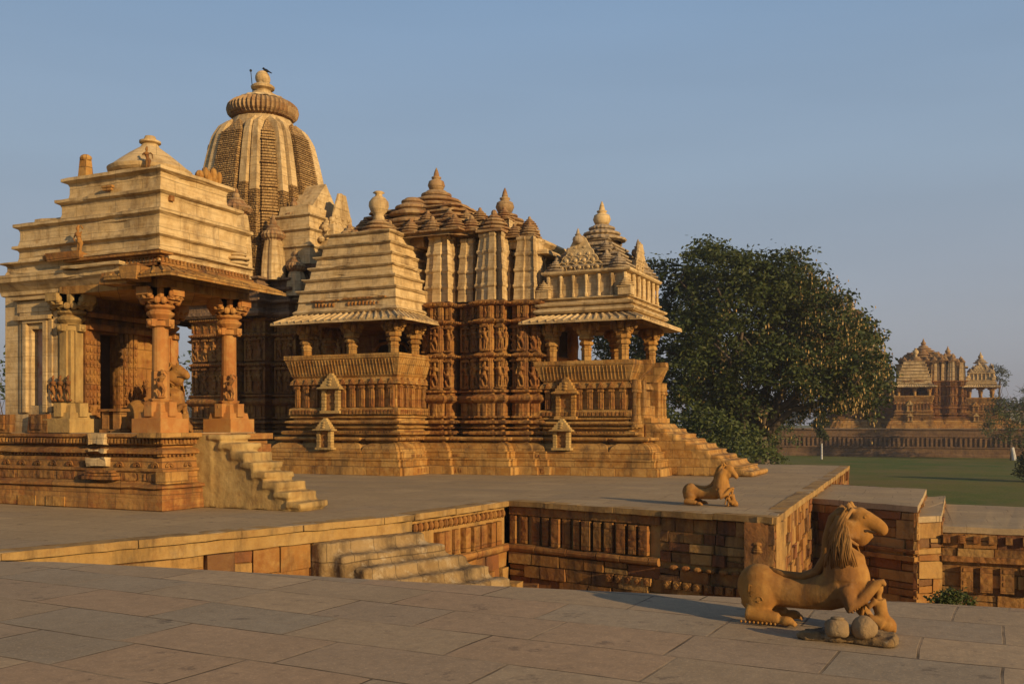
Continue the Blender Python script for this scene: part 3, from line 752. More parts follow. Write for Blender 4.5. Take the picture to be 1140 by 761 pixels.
# ---------- balcony porches
def balcony(x0,y0,x1,y1, zp, ze, cols, name, eo=.75, sides='SE', openE=False, cover=None):
    """panel wall, leaning seat-back, columns and ribbed eave; south face y0, east face x1"""
    P = MB(); poly = [(x0,y0),(x1,y0),(x1,y1),(x0,y1)]
    k = (zp-1.2)/2.66
    Z = lambda z: 1.2+(z-1.2)*k
    P.sweep(poly,[(.08,1.2),(.08,Z(1.24)),(.28,Z(1.27)),(.31,Z(1.33)),(.27,Z(1.38)),(.02,Z(1.39)),(.02,Z(1.46)),(.17,Z(1.48)),(.19,Z(1.53)),(.02,Z(1.545)),(.02,Z(1.60)),(.2,Z(1.615)),(.24,Z(1.67)),(.20,Z(1.72)),(.0,Z(1.73)),(.0,Z(1.79)),(.10,Z(1.81)),(.10,Z(1.86)),(.02,Z(1.87)),(.02,Z(1.90)),(.12,Z(1.905)),(.12,Z(2.10)),(.06,Z(2.13)),
               (-.04,Z(2.15)),(-.04,Z(2.86)),(.10,Z(2.90)),(.08,Z(3.0)),(-.02,Z(3.12))], True)
    d = P; d.mi = 1
    for (a,b) in (((x0,y0),(x1,y0)),((x1,y0),(x1,y1))):
        if b[1]!=a[1]: b = (b[0],min(b[1],y0+(y1-y0)))
        L = (Vector(b)-Vector(a)).length; n = max(3,int(L/.36))
        A = Vector(a); D = (Vector(b)-A).normalized(); N = Vector((D.y,-D.x)); r = math.atan2(D.y,D.x)
        if openE and b[1]!=a[1]:
            spans = [(0,.9),(L-.9,L)]
        else: spans = [(0,L)]
        for i in range(n):
            t = L*(i+.5)/n
            if not any(s0<=t<=s1 for s0,s1 in spans): continue
            c = A+D*t+N*(.0)
            d.obox((c.x,c.y,(Z(2.15)+Z(2.86))/2),(.17,.14,Z(2.86)-Z(2.15)),r)
            c2 = c+N*.055; d.obox((c2.x,c2.y,(Z(2.15)+Z(2.86))/2),(.03,.06,Z(2.8)-Z(2.15)),r)
            d.obox((c.x+N.x*.05,c.y+N.y*.05,Z(2.8)),(.20,.12,.07),r)
        for s0,s1 in spans:
            a_ = A+D*s0; b_ = A+D*s1
            triangles(d, a_+N*.06, b_+N*.06, Z(2.88), .22, .36, .28, .045)
            dentils(d, a_+N*.12, b_+N*.12, Z(1.93), Z(2.07), .13, .08, .035)
            dentils(d, a_+N*.28, b_+N*.28, Z(1.33), Z(1.385), .10, .055, .03)
            dentils(d, a_+N*.20, b_+N*.20, Z(1.62), Z(1.66), .10, .055, .03)
    p = rough(P.build('balcony_base', [M['sand'],M['carved']], TE), .009, .2)
    # leaning seat-back
    s = MB()
    def lean(a,b,capA=True,capB=True):
        A = Vector(a); B = Vector(b); D = (B-A).normalized(); N = Vector((D.y,-D.x)); zb = Z(3.10)
        prof = [(-.02,zb),(.05,zb+.08),(.21,zp-.16),(.24,zp-.14),(.24,zp),(.12,zp),(.02,zp-.10),(-.22,zb)]
        e0, e1 = ([o for o,z in prof] if capA=='m' else [0]*8), ([o for o,z in prof] if capB=='m' else [0]*8)
        ra = [tuple((A-D*e0[i]+N*prof[i][0]).to_tuple())+(prof[i][1],) for i in range(8)]
        rb = [tuple((B+D*e1[i]+N*prof[i][0]).to_tuple())+(prof[i][1],) for i in range(8)]
        s.rings([ra,rb])
        L = (B-A).length; n = int(L/.12)
        for i in range(n):
            t = L*(i+.5)/n; c = A+D*t
            P0 = c+N*.062; P1 = c+N*.218
            s.tube([(P0.x,P0.y,zb+.10),(P1.x,P1.y,zp-.17)], .014, 4)
    lean((x0,y0),(x1,y0),'m' if 'W' in sides else True,'m')
    if openE:
        lean((x1,y0),(x1,y0+.75),'m',True); lean((x1,y1-.75),(x1,y1),True,'m'); 
    else: lean((x1,y0),(x1,y1),'m',True)
    if 'N' in sides: lean((x1,y1),(x0,y1),'m',True)
    if 'W' in sides: lean((x0,y1),(x0,y0),True,'m')
    s.build('seat_back', M['sand'], p)
    # seat slab, floor and the dark hall behind
    f = MB(); f.box(x0+.2,y0+.2,Z(3.1),x1-.2,y1,Z(3.12)+.08)
    f.build('porch_floor', M['sand'], p)
    for (cx,cy) in cols:
        c = MB(); column(c,cx,cy,zp-.55,ze,.165); c.build('column', M['sand'], p)
    b = MB(); xs = [c[0] for c in cols]; ys = [c[1] for c in cols]
    b.box(x0-.02,y0-.02,ze+.003,x1+.02,y1+.0,ze+.26); 
    b.build('ceiling_slab', M['sand'], p)
    e = MB(); eave(e,x0-eo,y0-eo,x1+eo,y1+eo if 'N' in sides else y1, x0,y0,x1,y1 if 'N' not in sides else y1, ze-.06, ze+.20, .08, sides+('' if 'W' in sides else ''), .27)
    rough(e.build('eave', M['plast'], p), .008, .25)
    return p
# left (transept) balcony
tb = balcony(-20.05,26.15,-16.05,29.1, 3.86, 4.92,
     [(-19.75,26.45),(-17.95,26.45),(-16.35,26.45),(-16.35,27.75),(-19.75,27.75)], 'transept', .55, 'SEW')
mb = MB(); mb.box(-18.6,29.12-.03,3.0,-17.4,29.22,4.6); mb.build('dark_doorway', M['void'], tb)  # solid dark slab, the doorway's shade put into its colour
mb = MB()
for q,(w_) in enumerate((.06,.14)): 
    for s in (-1,1): mb.box(-18+s*(.62+w_)-.05,29.02-.03*q,3.1,-18+s*(.62+w_)+.05,29.1,4.3)
mb.tube([(-18.7,29.0,4.2),(-18.5,29.0,4.42),(-18,29.0,4.52),(-17.5,29.0,4.42),(-17.3,29.0,4.2)],.06,6)
mb.build('door_frame', M['column'], tb)
# right (entrance) porch
rp = balcony(-12.15,28.85,-9.25,32.35, 3.62, 4.86,
     [(-11.95,29.1),(-10.75,29.1),(-9.5,29.1),(-9.5,32.1),(-10.75,32.1),(-9.9,30.95)][:5], 'entrance', .62, 'SENW', True)
# bevelled scroll ends where the seat-backs stop at the doorway
for y in (28.85+.75,32.35-.75-.34):
    mb = MB()
    P = [(-9.25-.30,y,3.0),(-9.25+.10,y,3.0),(-9.25+.16,y,3.1),(-9.25+.52,y,3.50),(-9.25+.50,y,3.66),(-9.25+.15,y,3.66),(-9.25-.1,y,3.45)]
    mb.prism(P,(0,.34,0))
    mb.box(-9.3,y+.02,1.2,-9.0,y+.32,3.0)
    mb.build('doorway_scroll', M['sand'], rp)
for y in (28.9,29.3,31.95,32.3):
    mb = MB()
    for z0,z1,r in ((1.5,1.7,.13),(1.7,1.9,.10),(1.9,2.6,.075),(2.6,2.72,.12),(2.72,3.0,.10)):
        mb.lathe((-9.08,y,z0),[(r,0),(r*1.1,(z1-z0)*.3),(r*.9,(z1-z0)*.6),(r,z1-z0)],10)
    mb.build('colonnette', M['sand'], rp)
mb = MB(); mb.box(-9.9,29.95,1.2,-9.1,31.25,2.2); mb.build('threshold', M['sand'], rp)
mb = MB(); mb.box(-12.37,29.75,1.3,-12.30,31.5,4.8); mb.build('dark_doorway', M['void'], rp)  # flat dark panel painted as the shaded entrance
for y in (29.7,31.5):
    mb = MB()
    mb.box(-12.34,y-.12,1.3,-12.05,y+.12,4.8)
    mb.lathe((-12.1,y,2.8),[(.14,0),(.15,.6),(.12,1.2),(.18,1.5),(.14,2.0)],10)
    mb.build('door_frame', M['column'], rp)

# niches with miniature temple roofs on the balcony walls
def niche(parent, x, y, z, w_, h, mat):
    mb = MB()
    mb.box(x-w_*.62,y-.16,z,x+w_*.62,y+.1,z+h*.07)
    for s in (-1,1):
        for q in range(6):
            a = z+h*(.07+.085*q); mb.box(x+s*w_*.42-w_*.11,y-.14+.015*(q%2),a,x+s*w_*.42+w_*.11,y+.05,a+h*.078)
    mb.box(x-w_*.72,y-.24,z+h*.58,x+w_*.72,y+.08,z+h*.63,0.01)
    mb.add([(x-w_*.74,y-.27,z+h*.60),(x+w_*.74,y-.27,z+h*.60),(x+w_*.5,y-.02,z+h*.70),(x-w_*.5,y-.02,z+h*.70),(x-w_*.74,y+.06,z+h*.60),(x+w_*.74,y+.06,z+h*.60)],[(0,1,2,3),(0,3,4),(1,5,2)])
    for q,(ww,hh) in enumerate(((.56,.07),(.46,.07),(.34,.07),(.22,.07),(.12,.05))):
        a = z+h*(.64+.07*q); mb.box(x-w_*ww,y-.18+.02*q,a,x+w_*ww,y+.06,a+h*hh,.015)
        if q<3: mb.ell((x,y-.17+.02*q,a+h*.05),(w_*.13,.04,h*.035),8,5)
    o = mb.build('niche', mat, parent)
    m2 = MB(); m2.box(x-w_*.31,y-.045,z+h*.07,x+w_*.31,y-.02,z+h*.58); m2.box(x-w_*.2,y-.075,z+h*.10,x+w_*.2,y-.045,z+h*.5)
    m2.build('niche_panel', M['red'], o) if o.parent.parent is None and False else None
    return o
niche(tb,-18.45,26.12-.06,1.95,.62,1.35,M['palesand']); 
niche(PL,-18.42,25.68,.78,.52,1.05,M['palesand'])
niche(rp,-11.3,28.82-.04,1.75,.62,1.4,M['sand']); niche(PL,-11.25,28.28,.78,.52,1.02,M['palesand'])
for q in ((-18.45-.21,26.02,2.05,-18.45+.21,26.045,2.73),(-11.3-.2,28.74,1.86,-11.3+.2,28.765,2.6),(-18.42-.17,25.63,.86,-18.42+.17,25.655,1.39),(-11.25-.17,28.23,.86,-11.25+.17,28.255,1.37)):
    mb = MB(); mb.box(*q); mb.build('niche_panel', M['red'], TE)

# ---------- stairs of the entrance porch
mb = MB(); n = 10; X0,X1 = -8.95,-5.55
for i in range(n):
    xa = X0+(X1-X0)*i/n; xb = X0+(X1-X0)*(i+1)/n; zt = 1.62*(n-i)/n
    mb.box(xa-.0,29.45,0,xb+.035,32.0,zt-.035,jit=.004); mb.box(xa-.02,29.41,zt-.034,xb+.07,32.04,zt+.004*(i%2),jit=.008)
weather(mb.build('stair', M['sand'], TE), .06, .010, 5)
mb = MB(); mb.box(-9.3,29.35,0,-8.95,32.1,1.64); mb.box(-9.2,29.6,1.64,-8.75,31.8,1.80); mb.build('stair_landing', M['sand'], TE)

# ---------- roofs
# left balcony roof: plastered stepped pyramid
mb = MB()
mb.sweep([(-20.0,26.2),(-16.1,26.2),(-16.1,30.2),(-20.0,30.2)],[(-.02,5.20),(.06,5.24),(.10,5.30),(.06,5.34),(-.03,5.40),(-.06,5.62),(.0,5.66)])
tiers(mb,-20.0+.04,26.2+.04,-16.1-.04,30.2, 5.66, 8.0, .82, 6, .06)
mb.mi = 1
for (a,b) in (((-19.3,26.2),(-18.4,26.2)),((-18.0,26.2),(-16.6,26.2))):
    for i in range(int((b[0]-a[0])/.14)):
        mb.ell((a[0]+.07+.14*i, 26.235-.0, 5.52),(.055,.06,.08),8,5)
mb.box(-19.4,26.17,5.63,-18.3,26.24,5.68); mb.box(-18.1,26.15,5.66,-16.5,26.24,5.71)
mb.box(-17.6,26.27,5.98,-17.15,26.42,6.03); mb.ell((-17.37,26.35,5.93),(.14,.08,.05),10,6)
TR = rough(mb.build('balcony_roof', [M['plast'],M['carved']], TE), .016, .2)
mb = MB(); mb.box(-18.9,27.3,7.97,-16.9,29.3,8.06); z = discs(mb,-17.9,28.0,8.02,[(.75,.20),(.58,.16),(.42,.18)],0)
mb.build('roof_disc', M['roofred'], TR)
finial(TR,-17.9,28.0,z-.02,1.15,'finial',M['plast'],urn=True)
for x in (-19.0,-18.6):
    mb = MB(); discs(mb,x,27.6,8.02,[(.22,.10),(.15,.10)],8); mb.build('roof_knob', M['roofred'], TR)

# hall superstructure
def plaster_turret(mb, x0,x1,y0,y1,z0,z1, n=4, ins=.2, strips=True):
    h = (z1-z0)/n; poly = []
    # outline with shallow vertical ribs
    k = max(2,int((x1-x0)/.26)); pts = []
    for i in range(k):
        a = x0+(x1-x0)*i/k; b = x0+(x1-x0)*(i+1)/k; dd = (.07 if i%2 else 0.0)+(.16 if (x1-x0)>.8 and i in (0,k-1) else 0)
        pts += [(a+.012,y0+dd),(b-.012,y0+dd)]
    ke = max(2,int((y1-y0)/.26))
    for i in range(ke):
        a = y0+(y1-y0)*i/ke; b = y0+(y1-y0)*(i+1)/ke; dd = .07 if i%2 else 0.0
        pts += [(x1-dd,a+.012),(x1-dd,b-.012)]
    pts += [(x1,y1),(x0,y1)]
    q = []
    for p in pts:
        if not q or (Vector(p)-Vector(q[-1])).length > .005: q.append(p)
    cx,cy = (x0+x1)/2,(y0+y1)/2; rs = []
    for i in range(n):
        for (dz,o) in ((0,0),(.1,-.01),(.72,-.03),(.78,.02),(.84,.05),(.95,.05),(1.0,-.01)):
            t = (i+dz)/n; z = z0+(z1-z0)*t; s = 1-(ins*(t**1.8))+o
            rs.append([(cx+(p[0]-cx)*s, cy+(p[1]-cy)*s, z) for p in q])
    mb.rings(rs, False, True)
T = [(-16.2,-15.22,28.0,29.3,5.67,7.95),(-15.08,-14.5,28.40,29.6,5.67,7.8),(-14.38,-13.3,28.15,29.4,5.67,7.9),(-13.12,-12.38,28.6,29.8,5.67,7.75)]
T += [(-16.0,-15.3,29.1,29.9,7.75,8.45),(-15.0,-14.35,29.0,29.8,7.75,8.5),(-14.1,-13.45,29.05,29.8,7.75,8.45),(-13.2,-12.65,29.3,29.9,7.6,8.15)]
for a,b,y0,y1,z0,z1 in T:
    mb = MB(); plaster_turret(mb,a,b,y0,y1,z0,z1,4 if z0<7 else 2,.22); HR = mb.build('wall_turret', M['plast'], TE)
    mb = MB(); s = min(1.25,(b-a)*1.02); turret_cap(mb,(a+b)/2,(y0+y1)/2-.1,z1,s); mb.build('turret_cap', M['roofred'], HR)
mb = MB()
mb.sweep([(-20.3,29.2),(-12.5,29.2),(-12.5,32.0),(-20.3,32.0)],[(-.1,5.6),(-.12,7.6),(.02,7.7),(.02,7.78),(-.1,7.8)])
mb.sweep([(-16.9,28.95),(-13.4,28.95),(-13.4,32.2),(-16.9,32.2)],[(-.08,5.6),(-.08,7.75),(-.0,7.85),(.0,7.93),(-.12,7.95)])
HB = rough(mb.build('hall_drum', M['plast'], TE), .012, .25)
mb = MB()
# great stepped roof of the hall
CX,CY = -17.1,AX
def sq(r): return [(CX-r,CY-r),(CX+r,CY-r),(CX+r,CY+r),(CX-r,CY+r)]
def chsq(r,c=.35): return [(CX-r*(1-c),CY-r),(CX+r*(1-c),CY-r),(CX+r,CY-r*(1-c)),(CX+r,CY+r*(1-c)),(CX+r*(1-c),CY+r),(CX-r*(1-c),CY+r),(CX-r,CY+r*(1-c)),(CX-r,CY-r*(1-c))]
z = 7.85; r = 2.75; prof = []
for i in range(6):
    h = .21; prof += [(-(2.75-r),z),(-(2.75-r)-.10,z+h*.35),(-(2.75-r)-.10,z+h*.55),(-(2.75-r)+.05,z+h*.7),(-(2.75-r)+.05,z+h*.95),(-(2.75-r)-.12,z+h)]
    z += h; r -= .19
mb.sweep(chsq(2.75,.28), prof)
z = discs(mb,CX,CY,z-.05,[(1.62,.24),(1.28,.26),(.92,.26),(.56,.26)],0)
PR = mb.build('hall_roof', M['roofred'], TE)
finial(PR,CX,CY,z-.02,1.05,'finial',M['roofred'])
mb = MB()
cl = []
for i,(r_,z_,n_) in enumerate(((2.5,8.1,6),(2.1,8.5,5),(1.7,8.9,4))):
    for j in range(n_):
        t = -1+2*(j+.5)/n_
        cl += [(CX+t*r_,CY-r_,z_,.8-.12*i),(CX+r_,CY+t*r_,z_,.8-.12*i),(CX-r_,CY+t*r_,z_,.8-.12*i)]
for x,y,z_,s in cl:
    mb = MB(); turret_cap(mb,x,y,z_-.12,s); mb.build('roof_knob', M['roofred'], PR)
# subsidiary round roof beside it
mb = MB(); mb.box(-18.0,28.3,7.6,-16.3,30.0,8.6,.15); z = discs(mb,-17.15,29.0,8.45,[(.95,.30),(.85,.28),(.62,.25),(.4,.2)],0)
mb.build('round_roof', M['roofred'], PR)
# front roof toward the entrance
CX2 = -14.35; mb = MB()
mb.sweep([(CX2-1.55,AX-1.7),(CX2+1.35,AX-1.7),(CX2+1.35,AX+1.7),(CX2-1.55,AX+1.7)],
   [(0,7.4),(-.03,7.62),(.07,7.66),(.07,7.68),(-.22,7.68),(-.26,7.8),(-.16,7.85),(-.16,7.89),(-.45,7.91),(-.49,8.02),(-.39,8.06),(-.39,8.1),(-.65,8.12),(-.7,8.2),(-.6,8.24),(-.6,8.27),(-.85,8.29)])
mb.box(CX2-.1,AX-1.6,7.4,CX2+1.75,AX+1.6,7.75,.05); mb.box(CX2+.9,AX-1.5,7.2,CX2+2.25,AX+1.7,7.35,.05)
FR = rough(mb.build('front_roof', M['plast'], TE), .012, .2)
mb = MB(); z = discs(mb,CX2,AX,8.22,[(1.15,.22),(.92,.22),(.68,.2),(.46,.16)],0); mb.build('roof_disc', M['roofred'], FR)
finial(FR,CX2,AX,z-.02,1.1,'finial',M['roofred'])
mb = MB()
for x,y,z_,s in ((CX2-1.35,28.5,7.95,.85),(CX2-.5,28.75,8.0,.9),(CX2+.4,28.9,7.95,.8),(CX2+1.1,29.0,7.85,.7),(CX2-1.0,29.1,8.2,.75),(CX2-.2,29.3,8.15,.7)):
    mb = MB(); turret_cap(mb,x,y,z_-.1,s); mb.build('roof_knob', M['roofred'], FR)

# entrance porch roof
mb = MB()
X0,X1,Y0,Y1 = -12.15,-9.25,28.85,32.35
mb.sweep([(X0,Y0),(X1,Y0),(X1,Y1),(X0,Y1)],[(.05,5.13),(.20,5.16),(.26,5.22),(.22,5.30),(.12,5.33),(.10,5.36),(.20,5.40),(.22,5.46),(.12,5.50),(.0,5.52),(-.05,5.58),(.06,5.62),(.06,5.66),(-.12,5.68),(-.12,6.38),(.02,6.42),(.06,6.46),(.06,6.52),(-.1,6.55)])
RR = rough(mb.build('porch_roof', M['plast'], TE), .010, .2)
mb = MB()
for i in range(7):
    mb = MB(); x = X0+.15+(X1-X0-.3)*i/6
    mb.lathe((x,Y0+.06,5.68),[(.07,0),(.07,.1),(.045,.14),(.045,.5),(.07,.56),(.07,.7)],8); mb.build('attic_colonnette', M['plast'], RR)
for i in range(1,7):
    mb = MB(); y = Y0+.12+(Y1-Y0-.24)*i/6
    mb.lathe((X1-.06,y,5.68),[(.07,0),(.07,.1),(.045,.14),(.045,.5),(.07,.56),(.07,.7)],8); mb.build('attic_colonnette', M['plast'], RR)
for x in (X0+.0,X1-.12):
    mb = MB(); mb.box(x-.2,Y0-.12,5.66,x+.22,Y0+.3,5.9); turret_cap(mb,x,Y0+.08,5.9,.55); mb.build('corner_turret', M['plast'], RR)
mb = MB(); px,py = (X0+X1)/2-.05,(Y0+Y1)/2
prof = []; z = 6.53; o = -.15
for i in range(6):
    prof += [(o,z),(o-.05,z+.10),(o+.03,z+.14),(o+.03,z+.19),(o-.1,z+.2)]; z += .20; o -= .18
mb.sweep([(X0,Y0),(X1,Y0),(X1,Y1),(X0,Y1)],prof)
z = discs(mb,px,py,z-.05,[(.82,.22),(.62,.20),(.44,.18)],20)
mb.build('stepped_pyramid', M['grey'], RR)
finial(RR,px,py,z-.02,1.0,'finial',M['plast'])
mb = MB()
# gabled antefixes (south and east) of overlapping horseshoe arches
def gable(mb, c, D, N, w_, h):
    c = Vector(c); D = Vector(D); N = Vector(N)
    rows = 5
    for q in range(rows):
        t = q/rows; ww = w_*(1-t); zz = c.z+h*t
        k = rows-q
        for i in range(k):
            u = (i-(k-1)/2)*w_/rows
            p = c+D*u+N*(.10-.02*q); r = w_/rows*.56
            pts = [(p.x+D.x*r*math.cos(a),p.y+D.y*r*math.cos(a),zz+h*.10+r*math.sin(a)) for a in [math.pi*j/6 for j in range(-1,8)]]
            mb.tube(pts,.028,5); mb.ell((p.x,p.y,zz+h*.10),(r*.4,r*.4,r*.4),6,5)
    P = [(c-D*w_/2),(c+D*w_/2)]
    mb.prism([(P[0].x,P[0].y,c.z),(P[1].x,P[1].y,c.z),(c.x+D.x*w_*.12,c.y+D.y*w_*.12,c.z+h),(c.x-D.x*w_*.12,c.y-D.y*w_*.12,c.z+h)],(N.x*.08,N.y*.08,0))
mb.mi=0
gable(mb,(px-.2,Y0+.25,6.55),(1,0,0),(0,-1,0),1.5,1.05); mb.build('gable', M['plast'], RR); mb = MB()
gable(mb,(X1-.20,py,6.55),(0,1,0),(1,0,0),1.3,1.0)
mb.prism([(X1-.15,py-.55,6.55),(X1+.05,py-.5,6.55),(X1-.15,py-.3,7.0)],(-.4,0,0))
mb.build('gable', M['plast'], RR)
mb = MB()
for x,y,z_,s in ((X0+.35,Y0+.3,6.5,.75),(X1-.45,Y0+.35,6.5,.75),(X1-.9,Y0+.5,6.7,.7),(X1-.5,Y0+1.0,6.5,.7),(X0+.6,Y0+.7,6.9,.7),(X1-.9,Y0+.9,7.0,.65),(X1-.4,Y1-.4,6.5,.9),(X1-.35,Y1-1.1,6.5,.6),(X0+.2,Y0+.9,6.6,.7),(px+.5,Y0+.7,7.2,.5),(px-.5,Y0+.8,7.2,.5)):
    mb = MB(); turret_cap(mb,x,y,z_,s); mb.build('roof_knob', M['grey'], RR)
finial(RR,px-.25,Y0+.15,7.4,.6,'finial',M['grey']); finial(RR,X1-.35,Y1-1.4,7.15,.75,'finial',M['grey'])
mb = MB(); discs(mb,X1-.35,Y1-1.4,6.55,[(.45,.2),(.36,.18),(.26,.16),(.2,.12)],10); mb.build('roof_disc', M['grey'], RR)
# ---------- the spire
SX,SY = -25.64,AX+.8
rs_ = 1.025
def rad(z):
    t = (z-6.9)/(13.9-6.9); t = min(max(t,0),1)
    return 2.68*(1-.05*t-.33*t**2.4-max(0,t-.88)*.8)
def spire_band(mb, ang, u0, u1, dep, z0, z1, ringed=False, step=.25, point=0.0, inner=.5):
    """a tapering vertical band of the spire on the face looking along ang; u in fractions of the radius"""
    ca, sa = math.cos(ang), math.sin(ang); rs = []; z = z0
    def ring(z, e):
        r = rad(z); P = []
        for (u,d) in ((u0,inner),(u0,dep),(u1,dep),(u1,inner)):
            dd = r*d+(e if d==dep else 0); uu = r*u+(e*.5 if u==u1 else -e*.5)
            x = dd*ca-uu*sa; y = dd*sa+uu*ca; P.append((SX+x,SY+y,z))
        return P
    k = 0
    while z < z1-1e-4:
        zn = min(z+step,z1)
        if ringed:
            big = (k%8==7) and step>.1; e = .08 if big else (.03 if step>.1 else .016)
            rs += [ring(z,e),ring(z+(zn-z)*.62,e),ring(z+(zn-z)*.70,-.03),ring(z+(zn-z)*.98,-.03)]
        else: rs += [ring(z,0),ring(zn-.01,0)]
        z = zn; k += 1
    if point:
        r = rad(z1); u = (u0+u1)/2
        dd = r*(dep-.22); x = dd*ca-r*u*sa; y = dd*sa+r*u*ca
        q = rs[-1]; top = [(SX+x-(.05)*ca,SY+y-.05*sa,z1+point)]
        top = [(top[0][0]+(p[0]-q[0][0])*.02, top[0][1]+(p[1]-q[0][1])*.02, z1+point) for p in q]
        rs.append(top)
    mb.rings(rs)
mm, mp_, mk = MB(), MB(), MB()
for f in range(4):
    A = -math.pi/2+f*math.pi/2
    spire_band(mm,A,-.24,.24,1.0,7.0,13.1,True,.085,.55)            # central lattice band
    for s in (-1,1):
        a,b = sorted((s*.29,s*.43)); spire_band(mm,A,a,b,.95,7.0,10.9,True,.07); spire_band(mp_,A,a,b,.953,10.9,13.5,False,.2,.3)
        a,b = sorted((s*.46,s*.60)); spire_band(mm,A,a,b,.89,7.0,10.6,True,.07); spire_band(mp_,A,a,b,.893,10.6,13.5,False,.2,.3)
    # corner bands
    spire_band(mk,A+math.pi/4,-.115,.115,1.03,7.0,13.1,True,.12,.55)
    for s in (-1,1):
        a,b = sorted((s*.14,s*.22)); spire_band(mk,A+math.pi/4,a,b,.985,7.0,12.2,True,.085)
mb = MB(); rs = []
for i in range(15):
    z = 6.9+7.0*i/14; r = rad(z)*.86; rs.append([(SX+r*math.cos(a),SY+r*math.sin(a),z) for a in [math.pi*2*j/16+.2 for j in range(16)]])
mb.rings(rs); SP = mb.build('spire', M['plast'], TE)
mm.build('lattice_band', M['mesh'], SP); mp_.build('plaster_band', M['plast'], SP); mk.build('corner_band', M['mesh'], SP)
mb = MB(); mb.lathe((SX,SY,13.6),[(1.15,0),(1.0,.3),(1.0,.5)],24); mb.build('neck', M['roofred'], SP)
mb = MB()
mb.lathe((SX,SY,13.98),[(.92,0),(1.18,.05),(1.35,.19),(1.39,.35),(1.35,.52),(1.20,.66),(.92,.76)],192,48,.085)
mb.build('ribbed_disc', M['roofred'], SP)
mb = MB(); mb.lathe((SX,SY,14.74),[(1.0,0),(.9,.1),(.62,.2),(.50,.22)],32,16,.06); mb.lathe((SX,SY,14.94),[(.5,0),(.44,.14),(.30,.20),(.32,.26),(.46,.32),(.48,.40),(.40,.47),(.22,.50)],32)
mb.build('crown_disc', M['plast'], SP)
mb = MB(); mb.smooth=True; mb.ell((SX-.02,SY,15.72),(.30,.28,.30),16,12,Matrix.Rotation(R(20),3,'Y')); mb.ell((SX+.15,SY,15.62),(.18,.2,.26),12,8); mb.lathe((SX,SY,15.40),[(.2,0),(.22,.1),(.14,.2)],16)
mb.build('top_stone', M['plast'], SP)
# spire feet: corner turrets, wall top and small pavilions
mb = MB()
mb.sweep([(SX-3.1,SY-2.3),(SX-2.3,SY-2.3),(SX-2.3,SY-3.1),(SX+2.3,SY-3.1),(SX+2.3,SY-2.3),(SX+3.1,SY-2.3),(SX+3.1,SY+2.3),(SX+2.3,SY+2.3),(SX+2.3,SY+3.1),(SX-2.3,SY+3.1),(SX-2.3,SY+2.3),(SX-3.1,SY+2.3)],
  [(.0,5.6),(.1,5.7),(.1,5.8),(-.1,5.86),(-.1,6.1),(.12,6.16),(.12,6.26),(-.12,6.3),(-.12,6.55),(.08,6.62),(.08,6.72),(-.15,6.76),(-.15,6.95),(.0,7.0),(.0,7.08),(-.3,7.1)])
mb.build('spire_base', M['dark'], SP)  # shade over the base is put into its dark colour
def subspire(x,y,z0,z1,r,name='miniature_spire'):
    m = MB(); rs = []
    for i in range(10):
        t = i/9; rr = r*(1-.30*t**2.2); z = z0+(z1-z0)*t; row = []
        for j in range(24):
            a = 2*math.pi*j/24; k = 1.0 if j%3 else .90; sqn = 1/max(abs(math.cos(a)),abs(math.sin(a)))
            q = rr*min(sqn,1.25)*k; row.append((x+q*math.cos(a),y+q*math.sin(a),z))
        rs.append(row)
    m.rings(rs); o = m.build(name, M['plast'], SP)
    m = MB(); m.lathe((x,y,z1),[(r*.7,0),(r*.7,.05),(r*.95,.1),(r*1.12,.22),(r*.95,.34),(r*.7,.38)],72,18,.1); m.lathe((x,y,z1+.38),[(r*.75,0),(r*.6,.12),(r*.62,.16),(r*.35,.24),(r*.2,.27)],24)
    m.build('ribbed_disc', M['roofred'], o)
    m = MB(); m.ell((x,y,z1+.72),(.13,.13,.14),10,8); m.ell((x,y,z1+.90),(.07,.07,.1),8,6); m.build('knob', M['roofred'], o)
subspire(-24.35,28.3,7.0,9.4,.52); subspire(-26.95,28.3,7.0,9.2,.52); subspire(-22.5,29.5,6.4,7.3,.35); subspire(-23.35,29.2,7.0,8.5,.40); subspire(-23.0,30.0,8.3,9.3,.34)
# antefix over the vestibule
mb = MB()
mb.sweep([(-22.6,29.0),(-20.2,29.0),(-20.2,32.2),(-22.6,32.2)],[(.1,5.6),(.1,5.75),(-.05,5.8),(-.05,6.2),(.12,6.26),(.12,6.36),(-.05,6.4)])
mb.sweep([(-23.4,28.9),(-21.5,28.9),(-21.5,32.3),(-23.4,32.3)],[(0,7.6),(0,8.2),(.09,8.26),(.09,8.32),(-.06,8.34),(-.06,8.85),(.04,8.91),(.04,8.97),(-.14,8.99),(-.14,9.4),(-.03,9.46),(-.03,9.52),(-.25,9.54),(-.3,9.9)])
mb.prism([(-23.5,29.5,9.7),(-23.5,31.7,9.7),(-23.5,31.1,10.4),(-23.5,30.6,11.0),(-23.5,30.1,10.4)],(1.5,0,0)); mb.box(-22.2,29.6,8.2,-20.9,31.6,9.2,.15)
mb.v = [(x-.35,y+.55,z) for x,y,z in mb.v]
AN = mb.build('vestibule_roof', M['plast'], SP)
mb = MB(); mb.box(-22.3,29.6,6.3,-20.5,31.8,7.65); 
for x in (-22.3,-21.7,-21.1,-20.5): mb.box(x-.07,29.35,6.4,x+.07,29.5,7.45)
for y in (29.6,30.3,31.0): mb.box(-20.5,y-.07,6.4,-20.35,y+.07,7.45)
mb.box(-22.5,29.2,7.45,-20.3,32.0,7.6,-.04); mb.box(-22.4,29.2,6.35,-20.25,32.0,6.5)
for x in (-22.0,-21.4,-20.8): mb.ell((x,29.5,6.95),(.14,.1,.35),10,8)
mb.v = [(x-.35,y+.4,z) for x,y,z in mb.v]
mb.build('attic_pavilion', M['dark'], SP)  # shade of its openings put into one dark stone colour
